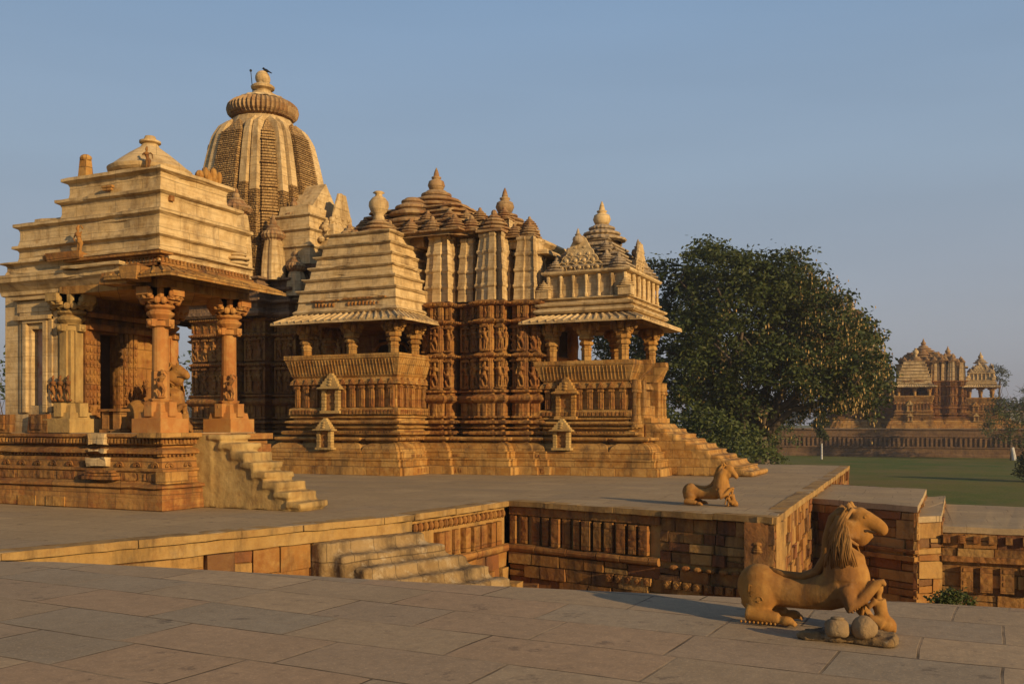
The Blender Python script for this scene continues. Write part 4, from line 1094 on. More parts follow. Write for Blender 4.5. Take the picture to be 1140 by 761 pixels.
mb = MB(); gable(mb,(-21.3,30.6,8.6),(0,1,0),(1,0,0),2.0,1.9)
for i in range(14): mb.ell((-21.3+random.uniform(-.2,.1),29.5+random.uniform(0,.5),8.1+.1*i),(.13,.13,.12),8,6)
mb.v = [(x-.35,y+.55,z) for x,y,z in mb.v]
mb.build('gable', M['plast'], SP)
# rooftop flagpole and bird
fp = thing('flagpole', (SX-.55,SY,15.3), 'thin iron rod with a ball top beside the spire crown', 'pole')
mb = MB(); mb.tube([(SX-.5,SY,15.1),(SX-.62,SY,16.1)],.016,6); mb.tube([(SX-.52,SY,15.45),(SX-.2,SY,15.5)],.014,5)
mb.build('rod', M['metal'], fp); mb = MB(); mb.ell((SX-.62,SY,16.12),.055,8,6); mb.build('ball', M['metal'], fp)
bd = MB(); bx,by,bz = SX+.17,SY,15.97
bd.ell((bx,by,bz+.03),(.16,.065,.06),12,8,Matrix.Rotation(R(28),3,'Y')); bd.ell((bx-.13,by,bz+.13),(.05,.045,.045),10,8); bd.tube([(bx-.17,by,bz+.13),(bx-.22,by,bz+.12)],[.015,.004],6)
bd.tube([(bx+.10,by,bz-.02),(bx+.28,by,bz-.12)],[.04,.02],6); bd.tube([(bx,by,bz),(bx-.01,by,bz-.07)],.012,5)
tag(bd.build('bird', M['bird']), 'small dark bird perched on the topmost stone of the spire', 'bird')
print('figures', nf)
# ================================================================ the small open shrine on the left
SH = thing('shrine', (-15.3,14.7,0), 'small open shrine on the left with plastered stepped roof, round dome and tall orange pillars', 'shrine')
mb = MB(); X0,X1,Y0,Y1 = -19.4,-13.12,13.26,16.25
P0 = [(X0,Y0),(X1,Y0),(X1,Y1),(X0,Y1)]
mb.sweep(P0,[(-.02,0),(0,.02),(0,.21),(-.015,.22),(-.015,.38),(-.05,.40),(.03,.42),(.03,.47),(-.13,.50),(-.15,.52),(-.15,.70),(-.11,.72),(-.11,.76),(-.17,.78),(-.17,.95),(-.24,1.0),(-.27,1.02),(-.10,1.05),(-.10,1.10),(-.14,1.13),(-.26,1.16),(-.28,1.20),(-.17,1.22),(-.17,1.34),(-.12,1.36),(-.12,1.42)])
mb.mi = 1
for (a,b) in (((X0,Y0),(X1-.1,Y0)),((X1,Y0+.1),(X1,14.3))):
    A=Vector(a);B=Vector(b);D=(B-A).normalized();N=Vector((D.y,-D.x))
    dentils(mb,A-N*.17,B-N*.17,1.24,1.33,.09,.05,.035)
    dentils(mb,A-N*.26,B-N*.26,1.0,1.04,.10,.05,.10)
    dentils(mb,A-N*.15,B-N*.15,.54,.69,.55,.46,.014)
    L=(B-A).length; n=int(L/.42)
    for i in range(n):
        c=A+D*(L*(i+.5)/n)-N*.14
        r_=.085; 
        for q in range(2): mb.tube([(c.x+D.x*rr*math.cos(t),c.y+D.y*rr*math.cos(t),.80+rr*math.sin(t)) for rr in [r_-.035*q] for t in [math.pi*j/6 for j in range(7)]],.018,5)
mb.box(-15.1,13.2,.56,-14.3,13.4,.62); mb.box(-15.05,13.22,.63,-14.35,13.42,.68); mb.box(-15.0,13.2,.69,-14.4,13.4,.73)
rough(mb.build('plinth', [M['red'],M['carved']], SH), .010, .2)
mb = MB(); mb.mi=0
mb.box(-15.05,13.31,1.21,-14.65,13.5,1.425,jit=.01); mb.box(-15.08,13.30,1.06,-14.62,13.5,1.13,jit=.01); mb.box(-15.12,13.32,.80,-14.6,13.5,.97,jit=.015)
rough(mb.build('plaster_patch', M['plast'], SH), .02, .08, 6)
for q in ((-13.35,13.33,.50,-13.11,13.9,.72),(-16.9,13.24,.0,-16.4,13.3,.2),(X1-.6,Y0-.02,1.345,X1-.0,14.28,1.44),(-16.1,13.235,.02,-15.6,13.3,.205)):
    mb = MB(); mb.box(*q); mb.build('repair_block', M['sand'], SH)
mb = MB(); mb.box(-19.2,13.45,1.415,-13.3,16.05,1.435); mb.build('floor_slab', M['pavefar'], SH)
# stair on the east side, pale and worn
st_ = MB(); n = 8; xa,xb = -13.2,-11.05
ya,yb = 14.3,15.12
for i in range(n):
    x1 = xa+.25+(xb-xa-.05)*(i+1)/n; zt = 1.42-1.42*i/n
    x0_ = xa+.25+(xb-xa-.05)*i/n-.03
    st_.box(x0_-(.0),ya+.04,0,x1,yb-.04,zt-.05,jit=.008)
    st_.box(x0_-.02,ya-.02,zt-.12,x1+.045,yb+.02,zt-.002-(.006*(i%2)),jit=.016)
st_.box(-13.5,ya+.02,0,-12.92,yb,1.40)
weather(st_.build('stair', M['palesand'], SH), .032, .009, 6)

def tall_column(mb, x, y, z0, z1, s=1.0, square=False):
    H = z1-z0; q = lambda t: z0+H*t
    mb.box(x-.42*s,y-.42*s,z0,x+.42*s,y+.42*s,q(.10))
    mb.box(x-.33*s,y-.33*s,q(.10),x+.33*s,y+.33*s,q(.145),.02)
    for a in range(4):
        c,s_ = [(1,0),(0,1),(-1,0),(0,-1)][a]
        mb.obox((x+c*.26*s,y+s_*.26*s,q(.165)),(.22*s,.22*s,H*.10)); mb.ell((x+c*.31*s,y+s_*.31*s,q(.19)),(.07*s,.07*s,H*.025),8,5)
    mb.box(x-.26*s,y-.26*s,q(.145),x+.26*s,y+.26*s,q(.20),.03)
    mb.lathe((x,y,q(.20)),[(.27*s,0),(.28*s,H*.012),(.22*s,H*.018),(.25*s,H*.03),(.25*s,H*.036),(.19*s,H*.042)],8)
    if square:
        mb.box(x-.19*s,y-.19*s,q(.22),x+.19*s,y+.19*s,q(.74)); mb.box(x-.10*s,y-.23*s,q(.22),x+.10*s,y+.23*s,q(.742)); mb.box(x-.23*s,y-.10*s,q(.22),x+.23*s,y+.10*s,q(.743))
    else:
        mb.lathe((x,y,q(.235)),[(.195*s,0),(.19*s,H*.19),(.175*s,H*.195)],8)
        mb.lathe((x,y,q(.43)),[(.178*s,0),(.172*s,H*.31)],16)
    # collar with little brackets
    mb.lathe((x,y,q(.735)),[(.19*s,0),(.24*s,H*.008),(.24*s,H*.035),(.20*s,H*.045)],16)
    for a in range(4):
        c,s_ = [(1,0),(0,1),(-1,0),(0,-1)][a]
        mb.obox((x+c*.25*s,y+s_*.25*s,q(.762)),(.16*s,.16*s,H*.05)); mb.ell((x+c*.32*s,y+s_*.32*s,q(.76)),(.06*s,.06*s,H*.02),8,5)
    mb.lathe((x,y,q(.785)),[(.19*s,0),(.21*s,H*.01),(.29*s,H*.035),(.30*s,H*.05),(.24*s,H*.062),(.22*s,H*.07),(.30*s,H*.085),(.31*s,H*.10),(.25*s,H*.115)],16)
    mb.box(x-.27*s,y-.27*s,q(.905),x+.27*s,y+.27*s,z1)
    for a in range(4):
        c,s_ = [(1,0),(0,1),(-1,0),(0,-1)][a]
        for k,(o,hh) in enumerate(((.27,.095),(.36,.08),(.44,.055))):
            mb.obox((x+c*o*s,y+s_*o*s,z1-H*hh/2),(.20*s if c else .34*s,.20*s if s_ else .34*s,H*hh))
        for k in (-1,0,1):
            mb.ell((x+c*.46*s-s_*.13*s*k,y+s_*.46*s+c*.13*s*k,z1-H*(.04+.01*(k==0))),(.075*s,.075*s,H*.032),8,6)
            mb.ell((x+c*.30*s-s_*.2*s*k,y+s_*.30*s+c*.2*s*k,z1-H*.085),(.08*s,.08*s,H*.026),8,6)
for (x,y) in ((-13.72,13.82),(-13.72,15.72)):
    mb = MB(); tall_column(mb,x,y,1.435,4.16,.86); c = mb.build('pillar', M['column'], SH)
    figure(c,x+.16,y-.14,2.1,.52,R(50),k=0)
for (x,y) in ((-16.05,13.80),):
    mb = MB(); tall_column(mb,x,y,1.435,4.16,.92,True); c = mb.build('pillar', M['palesand'], SH, 'square engaged pillar with small figures at its foot')
    for dx in (-.22,-.02,.2): figure(c,x+dx,y-.22,2.06,.5,0,k=1)
mb = MB(); tall_column(mb,-15.6,15.9,1.435,4.16,.9,True); mb.build('pillar', M['column'], SH)
# plastered side wall with a tall painted niche
mb = MB(); a,b = -17.75,-16.25; ys,yn = 13.62,15.85
nx0,nx1,nz0,nz1 = -16.98,-16.66,1.98,3.52
mb.box(a,ys,1.8,nx0,yn,4.2); mb.box(nx1,ys+.001,1.8,b,yn-.001,4.2); mb.box(nx0,ys+.16,1.8,nx1,yn,4.2); mb.box(nx0-.0,ys+.002,nz1,nx1,ys+.17,4.199); mb.box(nx0,ys+.002,1.8,nx1,ys+.17,nz0)
mb.box(a-.05,ys-.1,1.435,b+.1,yn,1.8,.03)
for k,(o,pr) in enumerate(((.10,.07),(.22,.035))):      # stepped frame
    mb.box(nx0-o-.08,ys-pr,1.84,nx0-o+.02,ys,nz1+.12+o); mb.box(nx1+o-.02,ys-pr,1.84,nx1+o+.08,ys,nz1+.12+o); mb.box(nx0-o-.0801,ys-pr-.002,nz1+.12+o-.1,nx1+o+.0801,ys,nz1+.12+o+.0)
mb.box(nx0-.4,ys-.12,3.70,nx1+.3,ys,3.78); mb.box(nx0-.36,ys-.05,3.86,nx1+.26,ys,4.08); mb.box(nx0-.42,ys-.14,4.10,nx1+.32,ys,4.14)
for s in (-1,1):
    for q in range(3): mb.box((nx0+nx1)/2+s*.16-.05+.03*s*0,ys-.001,nz1-.05*(q+1),(nx0+nx1)/2+s*(.13-.035*q)+.03,ys+.14,nz1-.05*q+.0) if False else None
mb.build('side_wall', M['plast'], SH)
mb = MB(); mb.box(nx0+.002,ys+.145,nz0,nx1-.002,ys+.158,nz1); mb.build('niche_back', M['niche'], SH)
for x in (-17.62,-16.55):
    mb = MB(); mb.box(x-.28,13.40,1.43,x+.28,13.62,1.80,.02); mb.box(x-.14,13.37,1.5,x+.14,13.41,1.78); mb.build('seat_block', M['carved'], SH)
for x,y in ((-15.2,13.95),(-14.85,13.9)):
    mb = MB(); mb.box(x-.13,y-.12,1.435,x+.13,y+.12,1.50); mb.box(x-.09,y-.09,1.5,x+.09,y+.09,1.85); mb.box(x-.15,y-.13,1.85,x+.15,y+.13,1.90); mb.build('low_post', M['red'], SH)
# sanctum front inside the porch: carved door surround
mb = MB()
mb.box(-16.2,13.95,1.435,-15.9,14.35,4.16); mb.box(-16.2,14.85,1.435,-15.9,15.9,4.16); mb.box(-16.2,14.35,3.45,-15.9,14.85,4.16)
for k in range(4):
    for s in (-1,1):
        y = 14.6+s*(.30+.11*k); mb.box(-15.9,y-.045,1.5,-15.87+.02*k,y+.045,3.45+.08*k)
        for q in range(12): mb.ell((-15.86+.02*k,y,1.6+.15*q),(.03,.04,.06),6,4)
mb.box(-15.9,13.95,3.5,-15.72,15.8,3.62); mb.box(-15.9,14.0,3.75,-15.75,15.7,3.85)
f = mb.build('doorway', M['carved'], SH)
for y in (14.98,15.12,15.26,15.42,15.58,14.12): figure(f,-15.84,y,1.5,.62,R(90))
for y in (14.98,15.26,15.5): figure(f,-15.83,y,2.2,.35,R(90))
mb = MB(); mb.box(-16.9,14.3,1.44,-16.15,14.9,3.5); mb.build('dark_interior', M['void'], SH)  # dark block, shade behind the door painted as colour
# ceiling, beam
mb = MB(); mb.box(-16.1,13.55,4.161,-13.42,16.0,4.50); mb.build('ceiling_beam', M['sand'], SH)
# eave on the south-east corner and the east side
mb = MB()
eave(mb,-14.35,13.05,-12.72,16.35,-14.35,13.52,-13.34,15.95,4.27,4.47,.08,'SE',.24,.035)
rough(mb.build('eave', M['sand'], SH), .010, .2)
mb = MB(); mb.box(-14.9,13.42,4.55,-13.32,13.52,4.60); mb.box(-13.40,13.42,4.551,-13.30,16.0,4.601)
for i in range(16): mb.box(-14.85+.095*i,13.42,4.61,-14.80+.095*i,13.5,4.70)
for i in range(26): mb.box(-13.40,13.46+.095*i,4.61,-13.32,13.51+.095*i,4.70)
mb.box(-15.0,13.40,4.702,-13.30,13.5,4.74); mb.box(-15.7,13.30,4.745,-13.2,13.62,4.79)
mb.build('dentil_course', M['carved'], SH)
# broken corbel stones in the eave corner
mb = MB(); mb.box(-14.5,13.1,4.18,-13.9,13.45,4.46,jit=.04); mb.box(-13.95,13.02,4.25,-13.5,13.4,4.52,jit=.04); mb.build('broken_corbel', M['red'], SH)
# roof
def course(mb, x0,x1,y0,y1,z0,z1,lip=.07,bat=.03):
    h = z1-z0
    mb.sweep([(x0,y0),(x1,y0),(x1,y1),(x0,y1)],[(0,z0),(-bat,z0+h*.3),(-bat,z0+h*.62),(-bat*.3,z0+h*.74),(lip*.8,z0+h*.82),(lip,z0+h*.84),(lip,z0+h*.98),(lip*.6,z1)])
mb = MB()
mb.sweep([(-17.8,13.6),(-14.35,13.6),(-14.35,15.9),(-17.8,15.9)],[(-.02,4.2),(.02,4.22),(.04,4.30),(.16,4.42),(.22,4.46),(.22,4.53),(.24,4.56),(.24,4.60),(.05,4.62)])
course(mb,-17.5,-13.35,13.42,16.0,4.62,4.86)
course(mb,-17.25,-13.42,13.50,15.78,4.861,5.19)
course(mb,-17.2,-13.40,13.48,15.95,5.191,5.63)
course(mb,-16.15,-13.50,13.60,15.78,5.631,6.04)
course(mb,-16.05,-13.60,13.70,15.58,6.041,6.48,.09)
mb.box(-17.0,13.7,5.6,-16.2,15.7,5.76,jit=.01)
mb.box(-15.75,13.27,4.60,-14.2,13.5,4.66)
SR = rough(mb.build('stepped_roof', M['plast'], SH), .014, .18)
mb = MB(); mb.box(-15.02,13.60,6.17,-14.75,13.67,6.215); mb.box(-15.0,13.61,6.12,-14.78,13.67,6.165); mb.box(-13.56,13.82,5.83,-13.465,13.92,5.93); mb.build('wall_slot', M['red'], SR)
mb = MB(); mb.lathe((-14.82,14.65,6.47),[(.70,0),(.71,.10),(.80,.18),(.82,.25),(.74,.30),(.60,.42),(.40,.58),(.20,.72),(.17,.76),(.15,.80),(.21,.82),(.21,.86),(.13,.88),(.10,.96)],40)
mb.build('dome', M['plast'], SR)
figure(SR,-14.2,13.98,6.48,.48,R(20),k=2)
mb = MB(); mb.box(-15.95,13.85,6.48,-15.72,14.05,6.92,.03); mb.ell((-15.83,13.95,6.93),(.13,.11,.08),10,6); mb.build('roof_post', M['sand'], SR)
for x,y,s in ((-13.7,14.85,.10),(-13.68,15.05,.13),(-13.75,15.3,.11)):
    mb = MB(); mb.ell((x,y,6.55),(s,s,s*1.3),8,6); mb.ell((x+.1,y+.05,6.62),(s*.6,s*.6,s*1.2),8,6); mb.build('roof_fragment', M['sand'], SR)
figure(SR,-15.3,13.36,4.80,.62,R(0),k=3)
mb = MB(); mb.box(-16.1,13.25,4.80,-15.2,13.45,4.9,jit=.03); mb.ell((-16.2,13.35,4.87),(.1,.08,.08),8,5); mb.build('fallen_carving', M['red'], SR)
mb = MB(); discs(mb,-13.45,15.65,4.87,[(.24,.10),(.26,.09),(.2,.08)],0); mb.build('roof_stump', M['plast'], SR)
# detached base stones between the pillar and the stairs, north side
mb = MB()
for z0,z1,o in ((1.0,1.2,.0),(1.2,1.3,-.1),(1.3,1.42,.05)): mb.box(-13.2,15.2,z0,-12.85+o,16.0,z1)
mb.build('projecting_base', M['red'], SH)

# ================================================================ statues
LOCAL = True
def beast(loc, rz, s, label, group=None, variant=0, vox=.013):
    t = thing('beast_statue', loc, label, 'statue', group, rz)
    dz = -.06 if variant else 0.0; hx = .02 if variant else 0.0
    b = MB()
    b.ell((-.255,0,.285),(.185,.15,.185),20,14); b.tube([(-.22,0,.29),(-.05,0,.255),(.12,0,.25),(.30,0,.28),(.42,0,.34)],[.155,.125,.12,.15,.175],16)
    b.ell((.455,0,.39),(.19,.165,.22),20,14)
    b.tube([(.45,0,.40),(.44+hx,0,.58+dz*.3),(.45+hx*2,0,.74+dz),(.49+hx*3,0,.86+dz)],[.18,.160,.143,.118],16)
    H = Vector((hx*3,0,dz)); drop = .10 if variant else 0
    def h(x,y,z): return (x+H.x, y, z+H.z)
    b.ell(h(.555,0,.865),(.095,.085,.095),16,12); b.ell(h(.56,0,.752),(.098,.078,.100),16,12); b.ell(h(.60,0,.86),(.085,.075,.075),16,12)
    b.tube([h(.56,0,.872),h(.63,0,.850-drop*.4),h(.70,0,.818-drop*.8),h(.735,0,.795-drop)],[.085,.070,.060,.052],12)
    b.tube([h(.57,0,.735),h(.63,0,.738-drop*.3),h(.665,0,.748-drop*.5)],[.05,.036,.024],10)
    b.ell(h(.737,0,.792-drop),(.046,.048,.050),12,8)
    for q in (-1,1):
        b.tube([h(.50,q*.06,.93),h(.475,q*.075,.985),h(.49,q*.07,1.0)],[.032,.026,.012],8)
        b.ell(h(.615,q*.055,.90),(.03,.022,.018),8,6)
        b.ell((-.24,q*.09,.23),(.155,.085,.165),16,12)
        b.tube([(-.33,q*.135,.085),(-.20,q*.145,.075),(-.06,q*.145,.065)],[.065,.058,.048],10)
        b.ell((-.0,q*.145,.05),(.07,.05,.04),10,8)
        for k in (-1,0,1): b.tube([(.02,q*.145+k*.028,.045),(.065,q*.145+k*.034,.035),(.085,q*.145+k*.036,.012)],[.019,.017,.010],8)
    b.tube([(.47,-.10,.34),(.52,-.135,.20),(.60,-.11,.27),(.70,-.06,.385)],[.095,.066,.05,.042],12)
    for k in (-1,0,1): b.tube([(.70,-.06+.02*k,.39),(.745,-.045+.022*k,.40),(.765,-.045+.022*k,.365)],[.024,.020,.014],8)
    b.tube([(.47,.10,.32),(.54,.13,.17),(.62,.11,.08),(.63,.11,.03)],[.09,.06,.045,.045],12); b.ell((.66,.11,.03),(.06,.045,.03),10,8)
    b.tube([(-.38,.08,.22),(-.42,.12,.12),(-.38,.18,.04),(-.28,.22,.03)],[.03,.024,.02,.016],8)
    for i in range(len(b.v)): b.v[i] = tuple(c*s*k for c,k in zip(b.v[i],(.95,1,1)))
    if variant: b.v = [(x,y*1.3,z) for x,y,z in b.v]
    bo = b.build('body', M['statue'], t, remesh=vox*s, smooth_it=4)
    # mane: ridge down the back and carved locks on both sides
    m = MB(); m.smooth = True
    m.tube([(-.20,0,.435),(-.05,0,.395),(.10,0,.385),(.22,0,.43),(.295+hx,0,.55),(.305+hx,0,.70+dz),(.35+hx*2,0,.86+dz),(.44+hx*3,0,.955+dz)],[.02,.03,.035,.04,.042,.042,.04,.03],8)
    for q in (-1,1):
        for k in range(19):
            u = k/18; pts = []; 
            for j in range(6):
                v = j/5
                x = (.475-.10*u*(1-v)) + (-.145+.22*u)*math.sin(v*math.pi*.62)
                x = (.47+hx*3*(1-v)) - .125*(1-u)*math.sin(min(1,v*1.4)*math.pi/2) + .085*u*v - .04*v*(1-u)
                z = (.955+dz) - .03*k*.0 - v*(.47+dz*.7)*(1-.08*u) - .10*u*(1-v)
                cx = .45; rr = .140+.03*v; yy = math.sqrt(max(.0004, rr*rr-(x-cx)**2))
                pts.append((x+.007*math.sin(j*2.1+k*1.3),q*(yy+.001),z+.012*math.sin(j*2.5+k)))
            m.tube(pts,[.005,.0075,.008,.008,.007,.004],6)
        pts = [h(.52,q*.085,.955),h(.475,q*.095,.88),h(.47,q*.10,.78),h(.50,q*.095,.70),h(.56,q*.07,.665)]
        m.tube(pts,[.012,.016,.018,.018,.010],8)
    for i in range(len(m.v)): m.v[i] = tuple(c*s*k for c,k in zip(m.v[i],(.95,1,1)))
    m.build('mane', M['statue'], t)
    o = MB(); o.smooth = True
    for q in (-1,1):
        for (cx,cz,ww) in ((-.27,.24,.146),(-.22,.20,.148)):
            o.tube([(cx+.035*math.cos(a)*(1-a/9),q*(ww+.022-abs(cx+.24)*.1),cz+.035*math.sin(a)*(1-a/9)) for a in [j*.7 for j in range(9)]],.007,5)
        o.tube([(-.31,q*.165,.26),(-.30,q*.16,.32),(-.275,q*.15,.30)],.008,5)
        for k in range(3): o.tube([(.43+.022*k,q*.153,.43),(.44+.022*k,q*.158,.46),(.45+.02*k,q*.152,.485)],.008,5)
    for k in range(11):
        u = k/10; o.ell((.525+.165*u,-.155+.07*u,.165+.185*u-.02*math.sin(u*3)),.0105,7,5)
    for k in range(9): o.ell((-.36+.035*k,-.20,.028),.011,7,5)
    for q in (-1,1):
        ey = MB(); p_ = h(.607,q*.070,.885); ey.ell((p_[0]*s*.95,p_[1]*s,p_[2]*s),(.014*s,.008*s,.012*s),8,6); ey.build('eye', M['statue'], t)
    for i in range(len(o.v)): o.v[i] = tuple(c*s*k for c,k in zip(o.v[i],(.95,1,1)))
    o.build('ornament', M['statue'], t)
    mo = MB(); pts_ = [h(.70,-.028,.768-drop*.8),h(.66,-.040,.775-drop*.5),h(.63,-.050,.782-drop*.3),h(.606,-.058,.778)]
    mo.tube([(x*s*.95,y*s,z*s) for x,y,z in pts_],[.004*s,.008*s,.010*s,.013*s,.010*s],6); mo.build('mouth_groove', M['void'], t)  # dark tube paints the shade of the mouth slit
    # kneeling man under the paws
    w_ = MB(); ox = .02; k_ = 1.0
    w_.tube([(.785,-.02,.075),(.775,-.02,.16),(.75,-.02,.25)],[.075,.052,.064],12)
    w_.ell((.81,-.02,.07),(.08,.075,.065),12,8); w_.ell((.752,-.02,.335),(.042,.040,.050),12,10); w_.tube([(.755,-.02,.25),(.752,-.02,.31)],.026,8); w_.ell((.77,-.02,.375),(.03,.03,.025),8,6)
    w_.ell((.712,-.02,.33),(.012,.010,.012),8,6)
    w_.tube([(.74,-.075,.265),(.69,-.10,.20),(.655,-.08,.24)],[.028,.022,.017],8); w_.tube([(.74,.035,.265),(.70,.06,.33),(.71,.03,.40)],[.028,.022,.017],8)
    w_.tube([(.79,-.07,.07),(.70,-.085,.12),(.685,-.085,.02)],[.05,.038,.026],10); w_.ell((.665,-.085,.015),(.045,.022,.016),8,6)
    w_.tube([(.80,.04,.06),(.73,.06,.03),(.83,.06,.02)],[.05,.036,.025],10); w_.ell((.875,-.02,.05),(.02,.03,.05),8,6)
    for i in range(len(w_.v)): w_.v[i] = ((w_.v[i][0]*.95-.045)*s,w_.v[i][1]*s,w_.v[i][2]*s)
    w_.build('kneeling_figure', M['statue'], t, remesh=.010*s, smooth_it=2)
    g = MB(); g.tube([(.585*s,-.085*s,.26*s),(.54*s,-.10*s,.04*s)],[.011*s,.016*s],6); g.build('sword', M['statue'], t)
    return t
pn = at(879,694)
beast((pn[0],pn[1],0), R(-2), 1.0, 'large stone horse-like beast rearing over a kneeling man on the near pavement', None, 0, .0115)
pf = at(781,562)
beast((pf[0],pf[1],0), R(-4), .92, 'smaller stone beast over a kneeling man on the temple platform before the stairs', None, 1, .015)
beast((-14.9,14.72,1.435), R(0), 1.42, 'dim stone beast and kneeling man inside the open shrine behind its corner pillar', None, 0, .02)

def rock(name, x, y, z, r, label, cat, seed, mat=None, flat=1.0, sub=3):
    bm = bmesh.new(); bmesh.ops.create_icosphere(bm, subdivisions=sub, radius=1)
    for v in bm.verts:
        n_ = mnoise.noise(v.co*1.3+Vector((seed,0,0)))*.18+mnoise.noise(v.co*4+Vector((0,seed,0)))*.06
        v.co = Vector((v.co.x*r[0],v.co.y*r[1],max(v.co.z,-.72)*r[2]))*(1+n_)
    zmin = min(v.co.z for v in bm.verts)
    for v in bm.verts: v.co.z -= zmin
    me = bpy.data.meshes.new(name); bm.to_mesh(me); bm.free(); me.materials.append(mat or M['rock'])
    for p in me.polygons: p.use_smooth = True
    o = bpy.data.objects.new(name, me); COL.objects.link(o); o.location = (x,y,z); return tag(o,label,cat)
# broken slab lying on the pavement, two round boulders on it
c0 = Vector(at(947,712))
mb = MB(); ang = R(2)
out = [(-.36,-.10),(-.30,-.16),(-.20,-.13),(-.08,-.155),(.04,-.14),(.12,-.17),(.24,-.20),(.30,-.16),(.31,.12),(.12,.19),(-.05,.17),(-.22,.10),(-.33,.0)]
outw = [(c0.x+(a*math.cos(ang)-b*math.sin(ang))*1.05,c0.y+a*math.sin(ang)+b*math.cos(ang)) for a,b in out]
mb.rings([[(x,y,.002) for x,y in outw],[(x+random.uniform(-.012,.012),y+random.uniform(-.012,.012),.03) for x,y in outw],[(x*1+ (c0.x-x)*.05,y+(c0.y-y)*.07,.062+random.uniform(-.012,.012)) for x,y in outw]])
tag(weather(mb.build('stone_slab', M['step']), .012, .012, 14), 'broken flat slab on the near pavement under two round boulders', 'slab')
p1 = Vector(at(932,708,.05)); p2 = Vector(at(962,709.5,.05))
rock('boulder', p1.x,p1.y,.05,(.092,.085,.078), 'round boulder on the broken slab, left of the pair, with a capping shard', 'rock', 3.1)
rock('boulder', p2.x,p2.y,.05,(.092,.088,.088), 'rounder boulder on the broken slab, right of the pair, beside the kneeling man', 'rock', 8.4)
p3 = Vector(at(922,693)); rock('stone_shard', p3.x+.02,p3.y,.17,(.05,.04,.012), 'thin shard of stone lying on the left round boulder', 'rock', 5.5, sub=2)
bpy.data.objects['stone_shard'].location = (p1.x,p1.y-.0,.05+.125)
p4 = Vector(at(835,529)); rock('pale_block', p4.x-.25,p4.y,0.0,(.35,.12,.16), 'long low stone lying at the foot of the porch stairs with a whitish end', 'rock', 1.2)
p5 = Vector(at(843,528)); rock('white_stone', p5.x,p5.y,0.02,(.12,.1,.1), 'small whitewashed stone at the foot of the porch stairs', 'rock', 2.2, M['plast'], sub=2)
LOCAL = False
# ================================================================ planting
M['leaf'] = leafmat('dark_green_leaves', (0.042,0.066,0.014), (0.026,0.045,0.010), (0.085,0.090,0.018), .25, .3)
M['leaf2'] = leafmat('olive_green_leaves', (0.07,0.095,0.022), (0.05,0.07,0.018), (0.11,0.12,0.03), .25, .4)
M['pod'] = leafmat('dry_tan_pods', (0.36,0.23,0.07), (0.27,0.16,0.05), (0.46,0.31,0.11), .15, .8)
M['hazeleaf'] = leafmat('far_tree_leaves', (0.06,0.075,0.04), (0.05,0.06,0.03), (0.07,0.08,0.04), .2, .1)
M['bark'] = stone('grey_brown_bark', (0.13,0.095,0.065), (0.09,0.065,0.045), (0.17,0.13,0.09), None, stain=.4, bump=.7)
M['housewall'] = plain('dull_whitewash', (0.42,0.40,0.36), .9, .2)
M['white'] = plain('white_painted_bark', (0.55,0.53,0.48), .8, .3)

def leaves(mb, c, R_, n, size, rnd, flat=1.0, droop=.3, asp=.4):
    """n small leaf faces scattered through a soft clump"""
    for _ in range(n):
        d = Vector((rnd.gauss(0,1),rnd.gauss(0,1),rnd.gauss(0,1)*flat)).normalized()*R_*rnd.random()**.45
        p = Vector(c)+d
        a = Vector((rnd.gauss(0,1),rnd.gauss(0,1),rnd.gauss(0,.6)-droop)).normalized()
        b = a.cross(Vector((rnd.gauss(0,1),rnd.gauss(0,1),rnd.gauss(0,1)))).normalized()
        L = size*rnd.uniform(.6,1.3); W = L*asp
        q = [p, p+a*L*.5+b*W*.5, p+a*L, p+a*L*.5-b*W*.5]
        mb.add([tuple(x) for x in q], [(0,1,2,3)])
def crown(mb, lobes, dens, clump_r, per, size, rnd, flat=.75, pods=None, podp=lambda p: 0, asp=.45):
    for (c,r) in lobes:
        n = int(dens*r*r)
        for _ in range(n):
            d = Vector((rnd.gauss(0,1),rnd.gauss(0,1),rnd.gauss(0,1))).normalized()
            if d.z < -.5 and rnd.random()<.5: d.z = -d.z
            p = Vector(c)+d*r*rnd.uniform(.55,1.06)
            leaves(mb, p, clump_r*rnd.uniform(.6,1.25), per, size, rnd, flat, asp=asp)
            if pods is not None and rnd.random() < podp(p):
                for _ in range(rnd.randint(8,20)):
                    q = p+Vector((rnd.gauss(0,.35),rnd.gauss(0,.35),rnd.gauss(0,.4)-.3))+d*.25
                    b = Vector((rnd.gauss(0,1),rnd.gauss(0,1),0)).normalized()*.055; L = rnd.uniform(.16,.34)
                    pods.add([tuple(q),tuple(q+b-Vector((0,0,L*.5))),tuple(q-Vector((0,0,L))),tuple(q-b-Vector((0,0,L*.5)))],[(0,1,2,3)])
def limb(mb, a, b, r0, r1, rnd, seg=6, wob=.25):
    a = Vector(a); b = Vector(b); pts = []; L = (b-a).length
    for i in range(seg+1):
        t = i/seg; p = a.lerp(b,t)
        if 0<i<seg: p += Vector((rnd.gauss(0,1),rnd.gauss(0,1),rnd.gauss(0,.5)))*wob*L*.12
        pts.append(p)
    mb.tube(pts,[r0+(r1-r0)*i/seg for i in range(seg+1)],8); return pts
def px3(x, y, d):
    """real place at distance d along the view through photo pixel x,y (used once, to read sizes off the photo)"""
    c, s = math.cos(R(YAW)), math.sin(R(YAW)); l = (x-570)/1070*d
    return Vector((l*c-d*s, l*s+d*c, 1.6+(472-y)/1070*d))

rnd = random.Random(5)
